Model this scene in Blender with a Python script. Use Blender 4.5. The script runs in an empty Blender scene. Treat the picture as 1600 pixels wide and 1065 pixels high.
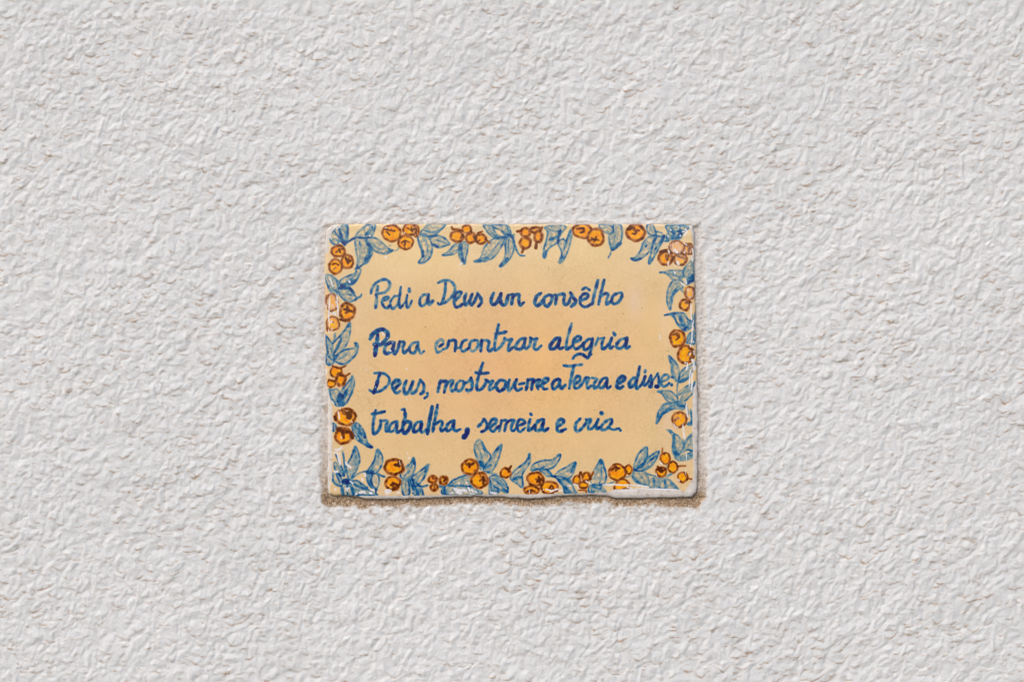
import bpy, math
import numpy as np

# ================================================================ camera, sky, sun, exposure
K = 0.00035                    # metres per drawing unit (one unit = one pixel of the 1600 px photograph)
CAM_D = 0.80                   # camera distance from the wall
scene = bpy.context.scene

cam_data = bpy.data.cameras.new("camera")
cam_data.sensor_width = 36.0
cam_data.lens = 36.0 * CAM_D / (1600 * K)
cam_data.clip_start = 0.01
cam_data.clip_end = 100.0
cam = bpy.data.objects.new("camera", cam_data)
cam.location = (0.0, -CAM_D, 0.0)
cam.rotation_euler = (math.radians(90), 0, 0)
scene.collection.objects.link(cam)
scene.camera = cam

SUN_EL, SUN_AZ = math.radians(44), math.radians(212)     # high, in front of the wall, a little to the left
world = bpy.data.worlds.new("World")
scene.world = world
world.use_nodes = True
wn = world.node_tree
wn.nodes.clear()
w_out = wn.nodes.new('ShaderNodeOutputWorld')
w_bg = wn.nodes.new('ShaderNodeBackground')
w_bg.inputs['Strength'].default_value = 0.14
sky = wn.nodes.new('ShaderNodeTexSky')
sky.sky_type = 'NISHITA'
sky.sun_disc = False
sky.sun_elevation = SUN_EL
sky.sun_rotation = SUN_AZ
sky.air_density = 1.0
sky.dust_density = 3.0
sky.ozone_density = 0.6
wn.links.new(sky.outputs[0], w_bg.inputs['Color'])
wn.links.new(w_bg.outputs[0], w_out.inputs['Surface'])

sun_data = bpy.data.lights.new("sun", 'SUN')
sun_data.energy = 1.1
sun_data.angle = math.radians(34)
sun_data.color = (1.0, 0.98, 0.965)
sun = bpy.data.objects.new("sun", sun_data)
from mathutils import Vector
sun_dir = Vector((math.sin(SUN_AZ) * math.cos(SUN_EL), math.cos(SUN_AZ) * math.cos(SUN_EL), math.sin(SUN_EL)))
sun.rotation_euler = sun_dir.to_track_quat('Z', 'Y').to_euler()
sun.location = sun_dir * 3
scene.collection.objects.link(sun)

scene.view_settings.view_transform = 'Standard'
scene.view_settings.look = 'None'
scene.view_settings.gamma = 1.0
scene.view_settings.exposure = 0.33

# ================================================================ noise helpers (numpy)
def _fade(t):
    return t * t * t * (t * (t * 6 - 15) + 10)

def gnoise(x, y, seed):
    """gradient noise, about -0.7..0.7"""
    ang = np.random.RandomState(seed).rand(256, 256).astype(np.float32) * 6.2831853
    gx, gy = np.cos(ang), np.sin(ang)
    xi, yi = np.floor(x).astype(np.int32), np.floor(y).astype(np.int32)
    fx, fy = (x - xi).astype(np.float32), (y - yi).astype(np.float32)
    u, v = _fade(fx), _fade(fy)
    def d(ox, oy):
        a, b = (xi + ox) & 255, (yi + oy) & 255
        return gx[a, b] * (fx - ox) + gy[a, b] * (fy - oy)
    n0 = d(0, 0) * (1 - u) + d(1, 0) * u
    n1 = d(0, 1) * (1 - u) + d(1, 1) * u
    return n0 * (1 - v) + n1 * v

def fbm(x, y, seed, octaves=3):
    s, a = 0.0, 1.0
    for k in range(octaves):
        s = s + a * gnoise(x * 2 ** k, y * 2 ** k, seed + k * 17)
        a *= 0.5
    return s

def worley(x, y, seed):
    """distance to the nearest and second nearest scattered point, and a random number of the nearest"""
    r = np.random.RandomState(seed)
    jx, jy, jr = (r.rand(256, 256).astype(np.float32) for _ in range(3))
    xi, yi = np.floor(x).astype(np.int32), np.floor(y).astype(np.int32)
    f1 = np.full(x.shape, 9., np.float32); f2 = f1.copy(); idr = np.zeros(x.shape, np.float32)
    for ox in (-1, 0, 1):
        for oy in (-1, 0, 1):
            a, b = (xi + ox) & 255, (yi + oy) & 255
            d = np.hypot(xi + ox + jx[a, b] - x, yi + oy + jy[a, b] - y)
            near = d < f1
            f2 = np.where(near, f1, np.minimum(f2, d))
            idr = np.where(near, jr[a, b], idr)
            f1 = np.where(near, d, f1)
    return f1, f2, idr

def sstep(a, b, x):
    t = np.clip((x - a) / (b - a), 0, 1)
    return t * t * (3 - 2 * t)

def poly_sd(px, py, poly):
    """signed distance to a polygon, positive inside"""
    d = np.full(px.shape, 1e9, np.float32)
    inside = np.zeros(px.shape, bool)
    n = len(poly)
    for i in range(n):
        ax, ay = poly[i]; bx, by = poly[(i + 1) % n]
        ex, ey = bx - ax, by - ay
        wx, wy = px - ax, py - ay
        t = np.clip((wx * ex + wy * ey) / (ex * ex + ey * ey + 1e-9), 0, 1)
        d = np.minimum(d, (wx - ex * t) ** 2 + (wy - ey * t) ** 2)
        if ay != by:
            c = (ay <= py) != (by <= py)
            inside ^= c & (px < ax + (py - ay) * ex / ey)
    return np.where(inside, np.sqrt(d), -np.sqrt(d))

def catmull(pts, closed=False, step=0.6):
    """smooth curve through points"""
    p = np.array(pts, float)
    if len(p) == 2 and not closed:
        n = max(2, int(np.hypot(*(p[1] - p[0])) / step))
        return p[0] + (p[1] - p[0]) * np.linspace(0, 1, n)[:, None]
    if closed:
        q = np.vstack([p[-1], p, p[0], p[1]])
    else:
        q = np.vstack([2 * p[0] - p[1], p, 2 * p[-1] - p[-2]])
    out = []
    for i in range(1, len(q) - 2):
        p0, p1, p2, p3 = q[i - 1:i + 3]
        n = max(2, int(np.hypot(*(p2 - p1)) / step) + 1)
        t = np.linspace(0, 1, n, endpoint=False)[:, None]
        out.append(0.5 * ((2 * p1) + (-p0 + p2) * t + (2 * p0 - 5 * p1 + 4 * p2 - p3) * t ** 2 + (-p0 + 3 * p1 - 3 * p2 + p3) * t ** 3))
    out.append(q[-2][None])
    return np.vstack(out)

def pts(win, s):
    v = [float(a) for a in s.split()]
    return [(win[0] + v[i] / win[2], win[1] + v[i + 1] / win[2]) for i in range(0, len(v), 2)]

# ================================================================ outlines traced from the photograph (drawing units)
TILE_OUT = [(507.5, 430), (507.5, 400), (508.3, 370), (511, 359), (517, 352.5), (530, 350.3), (700, 350.4), (900, 350.8), (1055, 350.5),
            (1076, 350.8), (1083, 353.5), (1085.2, 364), (1085.5, 420), (1087.5, 500), (1088.8, 560), (1090.5, 610), (1091.2, 660), (1090.3, 720),
            (1090, 758), (1088, 769), (1081, 776), (1060, 777.2), (1000, 778.6), (962, 778.6), (951, 774.5), (920, 773.6), (880, 774.6),
            (860, 777), (830, 779.6), (800, 778), (785, 776), (740, 775.5), (700, 777), (650, 779.2), (600, 780), (572, 779.5), (558, 776), (540, 774.8),
            (522, 774.4), (514, 772), (511.5, 763), (511.5, 650), (511, 600), (508.5, 580), (507.5, 500)]
TILE_PIG = [(505, 420), (506, 400), (514, 392), (513.5, 376), (519, 362), (528, 352), (540, 346), (1079, 346), (1076, 352), (1081, 366), (1083.5, 380),
            (1086, 420), (1088, 470), (1090, 560), (1090, 592), (1083.5, 606), (1082, 625), (1082, 680), (1083.5, 730), (1083.3, 745), (1077, 757), (1070, 767.5),
            (1058, 763.5), (1010, 762.5), (962, 764), (950, 768.5), (900, 770.5), (850, 771.5), (760, 772), (690, 773.2), (640, 773.8), (600, 773.5),
            (562, 774.2), (548, 778), (515, 778), (515.5, 760), (519, 745), (519.3, 700), (519.3, 640), (517, 628), (512, 606), (508, 596), (505, 500)]

# ---------------------------------------------------------------- the brushwork on the tile
# Every motif is traced as brush strokes; a window is (x, y, magnification) and turns the
# traced numbers into tile drawing units (1 unit = 0.35 mm).
WA = (490, 330, 7.61); WB = (690, 330, 7.61); WC = (900, 330, 7.61)
WD = (490, 420, 10.653); WE = (490, 500, 10.653); WF = (490, 590, 10.653)
WG = (490, 680, 7.61); WH = (650, 680, 7.61); WI = (800, 680, 7.61); WJ = (930, 680, 7.61)
WK = (980, 400, 10.653); WL = (980, 480, 10.653); WM = (980, 550, 10.653); WN = (980, 620, 10.653)
WP = (570, 420, 10.653); WQ = (700, 420, 10.653); WR = (830, 420, 10.653)
WS = (570, 490, 10.653); WT = (700, 490, 10.653); WU = (850, 490, 10.653)
WV = (570, 560, 10.653); WX = (700, 555, 10.653); WY = (840, 545, 10.653); WZ = (930, 550, 10.653)
W4 = (570, 620, 10.653); W5 = (700, 620, 10.653); W6 = (850, 620, 10.653)

MOTIFS = []      # (name, kind, data)

def leaf(win, outline, veins=(), fill=.38, line=.85, lw=2.3):
    """closed outline in a thin wash, darker outline, veins = (points, width, density)"""
    MOTIFS.append(('painted_leaf', 'leaf', dict(win=win, outline=outline, veins=veins, fill=fill, line=line, lw=lw)))

def stem(win, *strokes):
    MOTIFS.append(('painted_stem', 'stem', dict(win=win, strokes=strokes)))

def fruit(win, cx, cy, rx, ry, marks=(), ring=3.0, pale=0., ringd=1., clip=None):
    MOTIFS.append(('painted_fruit', 'fruit', dict(win=win, c=(cx, cy, rx, ry), marks=marks, ring=ring, pale=pale, ringd=ringd, clip=clip)))

def word(text, *parts):
    MOTIFS.append(('painted_word', 'word', dict(text=text, parts=parts)))

# -------- top border
leaf(WA, "190 300 230 235 300 190 390 165 405 250 395 350 370 400 310 350 280 400 215 375",
     (("300 195 330 300 370 400", 4, 1.2), ("395 172 398 280 375 385", 5, 1.1), ("250 240 310 320 360 390", 2.5, 1.1)), fill=.55)
stem(WA, ("350 390 420 355 490 315", 3.6, 1.15))
leaf(WA, "500 300 560 220 640 160 728 158 715 250 680 300 600 318",
     (("620 280 670 240 695 190", 5, 1.2), ("500 300 600 312 690 300", 2.4, 1.)))
leaf(WA, "500 320 600 330 680 400 695 510 620 590 525 680 520 560 500 430",
     (("620 350 665 430 650 530 610 580", 6, 1.1), ("545 360 562 450 545 560 522 670", 3, .7), ("690 520 640 600 580 640 500 682", 2.6, .95)))
leaf(WA, "640 320 740 320 820 380 900 450 940 465 870 500 780 495 700 450 640 380",
     (("690 370 750 430 830 455", 2.2, .7), ("860 480 940 466", 3.4, 1.2), ("945 468 980 465 1005 450 1010 425", 1.8, .5), ("895 410 920 405", 2, .5)))
fruit(WA, 925, 262, 118, 108, (("840 205 900 225 965 235", 3, 1.3), ("862 240 905 282", 2.4, 1.2), ("925 205 930 225", 2, 1.2)))
fruit(WA, 1215, 230, 46, 78, (("1190 190 1205 260", 3, 1.1), ("1225 200 1220 280", 2, 1.)))
fruit(WA, 1140, 218, 88, 78, (("1110 195 1160 222 1215 205", 2.6, 1.3), ("1158 185 1172 245", 2.4, 1.2)))
fruit(WA, 1095, 370, 97, 90, (("1045 375 1090 350 1145 372", 2.8, 1.2), ("1090 345 1085 405", 2.4, 1.2), ("1070 400 1090 440", 2, 1.)))
fruit(WA, 292, 475, 90, 76, (("262 492 300 462 335 448", 3.2, 1.2), ("300 440 315 492", 2.6, 1.2)), ring=3.4)
fruit(WA, 262, 655, 87, 98, (("222 632 262 620 298 640", 3, 1.2), ("238 690 262 668", 2, 1.1)), ring=3.4)
fruit(WA, 400, 600, 80, 92, (("380 552 408 600 442 585", 4, 1.2), ("418 560 405 622", 3, 1.1)), ring=3.4)
leaf(WA, "1245 290 1330 270 1390 350 1410 450 1380 550 1310 612 1250 610 1290 540 1280 450 1250 370",
     (("1290 300 1345 380 1352 480 1305 598", 2.4, .55), ("1298 468 1300 540", 4, 1.3), ("1250 612 1310 605", 2.6, 1.1)))
leaf(WA, "1262 270 1320 200 1380 152 1562 152 1500 230 1420 290 1330 290",
     (("1320 230 1400 250 1485 228", 3, .8), ("1300 290 1400 300 1540 200", 2.6, .9)))
leaf(WA, "1390 330 1460 290 1540 310 1615 385 1560 410 1480 432 1410 390",
     (("1440 340 1500 352 1590 385", 2.2, .7), ("1425 395 1480 422", 4.4, 1.25)))
leaf(WB, "8 522 80 480 150 400 220 375 240 440 180 490 120 515", (("90 500 160 470 220 440", 2, .6), ("18 520 100 515", 2.4, .9)))
leaf(WB, "215 385 260 365 312 372 310 450 290 540 272 622 240 600 205 500",
     (("228 420 238 500 255 595", 4.6, 1.2), ("280 400 275 500", 2, .5)))
fruit(WB, 298, 213, 62, 56, (("338 180 355 250", 3, 1.1),), ring=2.6)
fruit(WB, 185, 298, 90, 76, (("118 185 135 212 200 218 255 235", 3.4, 1.), ("225 325 250 275", 2.4, 1.3)), ring=3.6)
fruit(WB, 348, 318, 70, 70, (("375 290 395 330", 3, 1.2),), ring=3.4)
fruit(WB, 465, 330, 72, 70, (("425 262 485 240", 2.8, 1.), ("525 335 572 375", 3, 1.2), ("430 362 450 345", 2.6, 1.3)), ring=3.4)
leaf(WB, "500 168 600 178 640 260 700 300 770 308 640 315 560 262 528 220", (("560 200 620 280 720 310", 2, .7),))
leaf(WB, "600 162 740 165 800 190 822 270 770 290 700 225 640 200", (("698 218 760 262 828 285", 3.2, 1.05), ("780 200 815 280", 3, .8)))
leaf(WB, "390 590 460 560 500 450 560 370 640 320 735 310 740 360 680 470 600 560 500 595 400 605",
     (("480 560 560 530 640 430 705 340", 2.2, .7), ("398 592 480 582 560 560", 4.2, 1.), ("640 330 700 330 760 310", 3, .9)))
leaf(WB, "690 650 740 580 762 480 758 380 790 310 852 330 862 430 830 530 770 610 710 660",
     (("800 330 792 450 790 520", 2.2, .8), ("695 652 750 610 782 556", 4.2, 1.05)))
stem(WB, ("820 290 850 330 870 400 900 480 940 525 988 528", 2.8, .9), ("862 270 850 380", 2.6, .9), ("800 300 842 295", 5, 1.15))
fruit(WB, 1120, 222, 72, 46, (("1060 210 1110 200", 2.4, 1.),), ring=3.4)
fruit(WB, 998, 250, 70, 64, (("898 240 950 235", 4, 1.),), ring=3.6)
fruit(WB, 1150, 300, 58, 82, (("1130 370 1120 440", 4.4, 1.), ("1195 190 1180 230", 3.4, 1.)), ring=4)
fruit(WB, 995, 375, 78, 78, (("975 440 955 492", 4, 1.), ("965 415 980 440", 3, 1.)), ring=4)
leaf(WB, "1225 185 1350 172 1470 180 1450 230 1400 290 1380 370 1300 420 1250 480 1235 545 1210 540 1218 440 1245 350 1262 250",
     (("1240 190 1310 230 1400 240", 2.6, .8), ("1412 228 1390 300 1290 335", 4.6, 1.15), ("1385 380 1388 300", 4, 1.1), ("1225 540 1235 480", 4.4, 1.)))
leaf(WB, "1385 375 1430 500 1395 600 1425 608 1470 540 1512 440 1555 250 1530 228 1480 350 1440 330",
     (("1540 235 1492 340 1460 450", 3.4, .95), ("1402 602 1440 540", 4.4, 1.)))
fruit(WC, 72, 232, 118, 98, (("5 210 45 205 92 203", 3.6, 1.3), ("50 255 90 240 95 205", 3.6, 1.3)), ring=3.6)
fruit(WC, 235, 310, 106, 112, (("168 345 220 332 272 345", 3.4, 1.3), ("180 312 222 345 210 362", 3, 1.3), ("240 300 226 350", 3, 1.3)), ring=3.6)
fruit(WC, 715, 255, 124, 108, (("612 215 680 195 700 225 750 228", 4.6, 1.2), ("670 262 700 270 720 240", 2.8, 1.3)), ring=4)
leaf(WC, "278 160 340 155 420 178 446 230 410 266 340 250 290 205", (("350 190 430 225", 2, .6),))
leaf(WC, "450 160 530 165 550 250 535 350 490 420 430 462 402 380 395 290 440 260",
     (("475 200 462 300 432 420", 3, .6), ("530 375 480 420 428 445", 5, 1.2), ("425 450 408 510 382 555", 2.2, .95)))
leaf(WC, "850 165 910 165 940 220 952 270 900 290 850 240", (("880 180 920 270", 2, .5),))
stem(WC, ("940 245 980 246 1022 260", 2.8, .95), ("900 290 960 292 990 285", 2.4, .8))
leaf(WC, "650 560 700 550 760 480 800 380 860 310 962 290 910 400 870 480 780 560 700 585",
     (("850 350 800 430 730 550", 2.2, .6), ("842 405 826 422", 3, 1.4), ("658 562 700 575 772 562", 3.6, 1.05)))
leaf(WC, "940 310 1000 300 1050 285 1042 330 990 430 930 540 880 622 865 590 900 480 920 380",
     (("1048 292 1000 370 945 450", 4, 1.25), ("932 300 905 400 892 500", 2.6, .9), ("875 600 900 560", 4, 1.)))
leaf(WC, "1080 170 1320 170 1335 200 1270 260 1240 320 1140 325 1075 320 1100 250",
     (("1145 318 1170 270 1130 200", 5, 1.15), ("1200 312 1255 262", 5, 1.15), ("1228 180 1242 222", 4, 1.2), ("1180 240 1280 235", 3, .9)), fill=.55)
stem(WC, ("1055 355 1102 352", 3, .8), ("1100 340 1230 345", 2.6, .7))
fruit(WC, 1340, 448, 62, 72, (("1305 385 1350 430 1340 480", 4.6, 1.2), ("1370 410 1345 450", 5, 1.2)), ring=3, pale=.35)
fruit(WC, 1200, 430, 96, 86, (("1135 380 1130 440", 3, .8), ("1245 480 1215 510", 3, .8)), pale=.75)
fruit(WC, 1242, 568, 90, 78, (("1200 525 1290 562", 3.6, 1.2),), ring=3.6, pale=.4)
fruit(WC, 1065, 560, 94, 90, (("1005 485 1080 470 1140 490", 5.4, 1.2), ("1070 520 1085 575 1100 520", 4, 1.)), ring=4, pale=.1)
# -------- right border
leaf(WK, "1112 70 1030 110 950 210 938 320 1010 350 1112 290", (("1080 110 1060 240 1020 330", 3, .5), ("980 180 960 300", 2.5, .5)), fill=.5, line=.6)
leaf(WK, "1110 300 1050 340 990 400 985 465 1040 450 1110 400", (("1100 340 1050 385 1005 440", 6, 1.15), ("1105 380 1010 450", 4, 1.2)), fill=1., line=1.)
leaf(WK, "540 272 620 260 720 240 860 235 930 260 930 350 880 390 780 402 720 350 650 290",
     (("650 270 780 320 880 370", 2.6, .6), ("545 272 640 272", 3, .9), ("860 350 930 340", 3, 1.)), fill=.5, line=.55)
leaf(WK, "920 420 800 400 730 450 680 560 660 700 680 820 715 888 740 780 770 650 850 560 930 520",
     (("850 440 760 520 720 640 705 790", 2.4, .55), ("900 460 820 540 750 650 710 860", 3.4, .8), ("880 540 942 602", 2.6, .8)), line=.75)
fruit(WK, 1045, 612, 92, 118, (("1100 560 1112 610", 4, 1.2),), ring=3.4, pale=.55, clip=1119)
fruit(WK, 955, 810, 97, 102, (("975 775 1060 775", 4, 1.1), ("1000 760 1040 745 1055 790", 3, 1.1)), ring=3.6, pale=.15)
leaf(WL, "620 135 720 105 860 90 960 110 1010 200 1090 235 1070 330 960 388 890 340 830 260 790 180 720 125",
     (("850 120 920 220 980 340", 5, .9), ("1050 240 1000 320 950 365", 4, 1.2), ("630 130 720 110 800 110", 3, 1.), ("880 200 960 340", 4, .9)), fill=.7, line=.9)
stem(WL, ("1135 95 1122 230 1132 362", 3.2, .9), ("1085 120 1100 260", 2.4, .7))
fruit(WL, 840, 515, 138, 155, (("755 455 820 440 865 470", 5, .8), ("820 470 875 500", 3, 1.2), ("810 545 865 500", 2.4, 1.2)), ring=3.6, pale=.12)
leaf(WL, "1140 410 1050 430 980 575 1060 602 1132 592", (("1120 440 1060 500 1010 570", 4, .8), ("1110 500 1120 590", 3, .9)), fill=.5, line=.75)
fruit(WL, 975, 785, 148, 160, (("1030 690 1090 720 1100 800 1050 850", 5, 1.), ("1015 800 1040 740", 3, 1.2)), ring=3.8, pale=.08)
leaf(WM, "688 60 740 100 810 180 860 280 870 400 840 480 790 450 750 350 730 200", (("735 110 765 250 775 350 822 455", 3, .7),), line=.75, lw=2.6)
leaf(WM, "850 482 880 360 940 280 1040 230 1140 190 1080 330 1010 440 900 502",
     (("870 440 960 360 1060 262", 2.4, .6), ("880 492 990 432 1040 400", 4.4, .95), ("1080 210 1130 160", 3, .7)), line=.75)
stem(WM, ("850 480 832 600 836 720 846 842", 2.4, .75))
leaf(WM, "500 655 560 645 690 640 780 690 830 740 842 842 720 840 640 780 585 690", (("610 680 700 760 805 832", 2.4, .55), ("505 655 590 655", 3, .95), ("690 700 780 800", 2, .6)), fill=.42, line=.75)
leaf(WM, "856 702 900 630 1010 560 1075 535 1050 580 960 640 885 702", (), line=.7)
leaf(WM, "880 842 900 770 950 690 1050 620 1130 500 1115 640 1050 730 960 810", (("900 820 980 720 1090 600", 2.4, .55), ("1124 492 1110 560 1080 640", 3.4, .9)), fill=.42, line=.7)
leaf(WN, "485 442 500 320 540 210 620 120 750 90 870 85 945 140 930 205 800 190 680 240 590 290 530 380",
     (("860 120 760 150 660 220 560 300 500 422", 4.8, .95), ("560 230 620 150 740 110", 2.4, .7), ("780 130 930 150", 5, .9)), fill=.45)
stem(WN, ("965 100 1000 200 1012 300", 3, .75), ("1055 215 1078 330 1072 450", 4, .85), ("1020 450 1095 440", 5, 1.))
fruit(WN, 868, 375, 132, 140, (("790 385 830 355 860 350", 3.4, .9), ("800 400 815 380", 2.4, 1.2), ("900 250 970 290", 3, .8)), ring=3.4, pale=.25)
leaf(WN, "660 545 730 560 790 620 840 640 920 740 940 830 885 930 850 972 780 960 755 860 762 720 750 630 710 580",
     (("780 640 782 780 805 940", 5, .95), ("850 650 880 760 850 900", 2.6, .45), ("810 945 860 952", 4.6, 1.7)), fill=.4, line=.75)
leaf(WN, "930 830 960 740 1020 670 1095 610 1098 860 990 880 900 930", (("1090 620 1000 720 940 850", 3, .6), ("1060 700 1030 800 930 880", 2.6, .5), ("950 700 945 840", 3, .6), ("1040 885 1090 895", 3, 1.1)), fill=.42, line=.6)
leaf(WN, "800 992 900 982 1000 950 1108 905 1108 990 1000 1042 850 1052", (("830 1010 1000 1000 1100 950", 4, .7),), fill=.5, line=.6)
# -------- bottom border, from right to left
fruit(WJ, 835, 270, 64, 74, (("800 150 800 205 826 228", 2.6, 1.),), ring=2.4)
fruit(WJ, 925, 375, 66, 72, (("975 370 1020 362 1076 362", 2.6, 1.), ("880 430 940 450", 2, 1.)), ring=2.6)
fruit(WJ, 785, 432, 72, 66, (("745 372 770 415 800 420 840 400", 4, 1.3), ("780 380 790 430", 4.4, 1.4), ("735 400 770 425", 3, 1.2)), ring=2.6)
fruit(WJ, 1042, 495, 66, 70, (("1085 520 1120 512 1158 524", 3, 1.), ("1060 450 1095 520", 2.4, 1.)), ring=2.6)
stem(WJ, ("840 490 880 470 925 445", 4, .6), ("860 350 850 400", 4, .5), ("620 450 660 470 722 484", 2.6, .85))
leaf(WJ, "455 412 480 300 530 200 612 140 622 230 605 300 560 370 480 402", (("590 190 540 290 470 400", 3, .6), ("600 160 590 290", 4, .7)))
leaf(WJ, "480 402 570 330 620 270 752 188 730 270 680 350 610 402 540 422", (("720 240 620 330", 3, .9), ("640 370 560 420", 4, .9)), fill=.45)
leaf(WJ, "438 430 500 420 580 430 632 500 622 585 540 572 460 530", (("500 440 560 500 600 572", 3, .5), ("450 440 470 520 540 565", 4, .9)), fill=.35)
leaf(WJ, "650 552 700 505 860 520 920 560 992 652 940 640 860 632 660 622", (("700 520 700 612", 4, .7), ("755 520 770 622", 3.4, .8), ("830 530 840 622", 4, .8), ("880 540 960 625", 3, .7)), fill=.5, line=.7)
fruit(WJ, 396, 405, 50, 60, (("350 400 380 430", 2.6, 1.),), ring=2.6)
fruit(WJ, 262, 438, 106, 104, (("190 415 225 385 250 362", 3.6, 1.1), ("215 345 262 385 290 392", 3.6, 1.2), ("250 370 245 425", 2.6, 1.2), ("275 380 262 412", 2.6, 1.3)), ring=3)
fruit(WJ, 318, 600, 94, 78, (("240 590 290 532 322 515", 2.8, 1.), ("330 510 380 540 415 590", 3, 1.), ("335 640 425 632", 4, 1.2), ("225 610 232 655", 3, 1.)), ring=1.6, pale=.15)
stem(WJ, ("100 592 180 568 262 536", 2.4, .8), ("358 502 422 478", 2.2, .7))
leaf(WI, "938 562 950 470 1000 380 1058 285 1100 390 1122 490 1090 572 1000 592", (("1050 300 1030 400 980 500", 3, .6), ("1062 380 1062 480 1040 572", 3, .7), ("1052 290 1060 340", 3.6, 1.), ("980 580 1080 590", 3, .9)))
leaf(WI, "930 592 1050 602 1112 682 930 682", (("950 600 1040 640 1100 680", 3.4, .9), ("940 610 950 680", 3, .8)), fill=.6)
fruit(WI, 770, 528, 50, 60, (("810 435 800 490", 3, 1.), ("820 430 832 470", 2.4, 1.)), ring=2.6)
fruit(WI, 850, 590, 58, 46, (("800 620 880 625", 3, 1.), ("790 650 880 655 880 685", 2.6, 1.)), ring=2.4)
fruit(WI, 885, 490, 60, 60, (("862 450 840 500", 3, 1.), ("968 435 945 485", 3.2, 1.), ("905 455 940 520", 3, 1.1), ("850 540 900 530", 3.4, 1.)), ring=2.8)
leaf(WI, "508 482 560 420 640 380 752 320 742 400 710 480 640 520 560 522", (("740 345 700 440", 3, .8), ("530 480 640 430 700 400", 2.2, .5), ("742 325 735 380", 4.4, 1.05)))
leaf(WI, "520 490 600 500 690 530 740 640 762 688 640 688 600 590", (("540 510 620 600 700 682", 4.6, 1.1), ("640 520 720 580", 3.6, .95), ("630 600 660 680", 4, 1.)), fill=.5)
leaf(WI, "222 400 260 340 360 300 480 288 572 228 560 290 500 370 430 400 330 400 240 418", (("290 390 400 350 520 290", 2.2, .5), ("320 408 385 372", 3, 1.1), ("545 240 572 232", 4.4, 1.15), ("225 405 300 400", 3.4, 1.05)))
leaf(WI, "330 412 420 410 475 475 420 482 370 442", (("420 415 470 480 520 488", 3, 1.1),), fill=.45)
stem(WI, ("395 290 397 298", 2.6, 1.6), ("470 482 520 490", 3.4, 1.2))
fruit(WI, 230, 652, 98, 60, (("180 665 230 655 275 665", 4, 1.1), ("215 645 225 685", 3, 1.1)), ring=3)
fruit(WI, 282, 518, 108, 88, (("282 520 352 532", 3.4, 1.3), ("318 488 332 562", 3.4, 1.3), ("298 552 348 512", 3.4, 1.3)), ring=3.4)
fruit(WI, 445, 620, 112, 86, (("440 640 470 595 500 640", 3, 1.2), ("452 630 520 650", 2.6, 1.1)), ring=3.4)
leaf(WH, "1125 492 1170 420 1260 350 1320 290 1350 212 1358 300 1320 380 1262 470 1272 615 1200 572 1135 530", (("1160 480 1240 420 1320 300", 2.6, .6), ("1160 520 1240 495", 5, 1.15), ("1262 480 1268 600", 3, .9), ("1350 220 1340 280", 3.4, 1.)), fill=.4)
fruit(WH, 1065, 445, 72, 66, (("1055 385 1100 405 1132 362", 3.4, 1.2), ("1100 390 1105 430", 4, 1.1)), ring=2.8)
leaf(WH, "760 388 720 260 695 150 720 70 770 58 830 170 888 250 830 350 800 402", (("720 100 770 220 800 350", 2.6, .6), ("765 320 800 372", 7, 1.25), ("780 110 850 250", 3, .7)))
leaf(WH, "800 402 880 280 940 190 1012 108 1002 200 960 330 900 422 830 428", (("990 150 900 290 830 390", 2.6, .5), ("820 390 890 350", 4, 1.), ("1008 112 985 160", 3.4, 1.)))
stem(WH, ("838 440 900 450 962 455", 2.4, .9), ("560 455 640 470", 2, .6))
leaf(WH, "878 490 960 475 1050 540 1090 620 1088 682 1010 652 930 600 890 560", (("900 510 990 570 1072 665", 3.6, .8), ("960 490 1060 600", 2.4, .6), ("1040 640 1088 672", 4, 1.1)), fill=.5)
leaf(WH, "876 560 920 590 992 660 960 690 876 690", (("890 580 900 690", 3, .8), ("940 660 985 665", 3.4, 1.1)), fill=.6)
leaf(WH, "400 592 430 540 540 490 650 470 650 540 640 602 520 602", (("430 580 540 520 640 500", 2.4, .5), ("420 590 560 580", 3, .6)), fill=.48)
leaf(WH, "335 600 400 600 560 600 680 620 772 695 340 702", (("340 610 335 660 350 700", 3.4, 1.1), ("350 600 390 580 430 550", 3, 1.), ("640 600 740 670", 4, .6)), fill=.55)
fruit(WH, 640, 375, 107, 102, (("590 335 640 350 685 330", 4.2, 1.2), ("630 325 636 378", 3.6, 1.2), ("690 420 745 390", 3, 1.)), ring=3.4)
fruit(WH, 755, 530, 110, 100, (("755 540 800 512 832 545", 3.4, 1.3), ("800 490 802 580", 4, 1.3), ("750 440 770 490", 2.6, 1.)), ring=3.6)
fruit(WH, 330, 535, 60, 60, (("322 500 350 520 330 545", 3.4, 1.1),), ring=3.8)
fruit(WH, 215, 615, 54, 52, (("215 590 222 630", 3, 1.),), ring=3.8)
fruit(WH, 198, 522, 62, 52, (("195 505 215 515", 4, 1.1),), ring=3.6)
stem(WH, ("272 600 310 608 345 595", 3.8, 1.))
stem(WG, ("1240 600 1300 606 1355 592", 3., 1.))
leaf(WG, "1030 470 1080 390 1150 330 1190 262 1207 370 1180 450 1120 500 1060 512", (("1180 300 1150 400 1080 480", 3, .7), ("1188 270 1192 340", 3., 1.)), line=1.)
leaf(WG, "1170 500 1200 470 1270 420 1320 380 1367 345 1350 420 1300 520 1240 592 1200 590", (("1340 390 1260 480 1210 570", 2.6, .6), ("1130 520 1190 530", 7, 1.25), ("1355 352 1320 440", 3.6, 1.1)), line=1.)
leaf(WG, "1045 560 1080 530 1130 560 1145 640 1132 702 1068 702", (("1090 560 1102 682", 3, .5), ("1130 560 1140 680", 3., 1.)), line=1.)
leaf(WG, "1150 530 1200 560 1270 600 1300 714 1210 714 1180 640", (("1200 590 1245 700", 4.4, 1.05), ("1180 560 1180 690", 3.4, 1.1)), fill=.6, line=1.)
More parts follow.
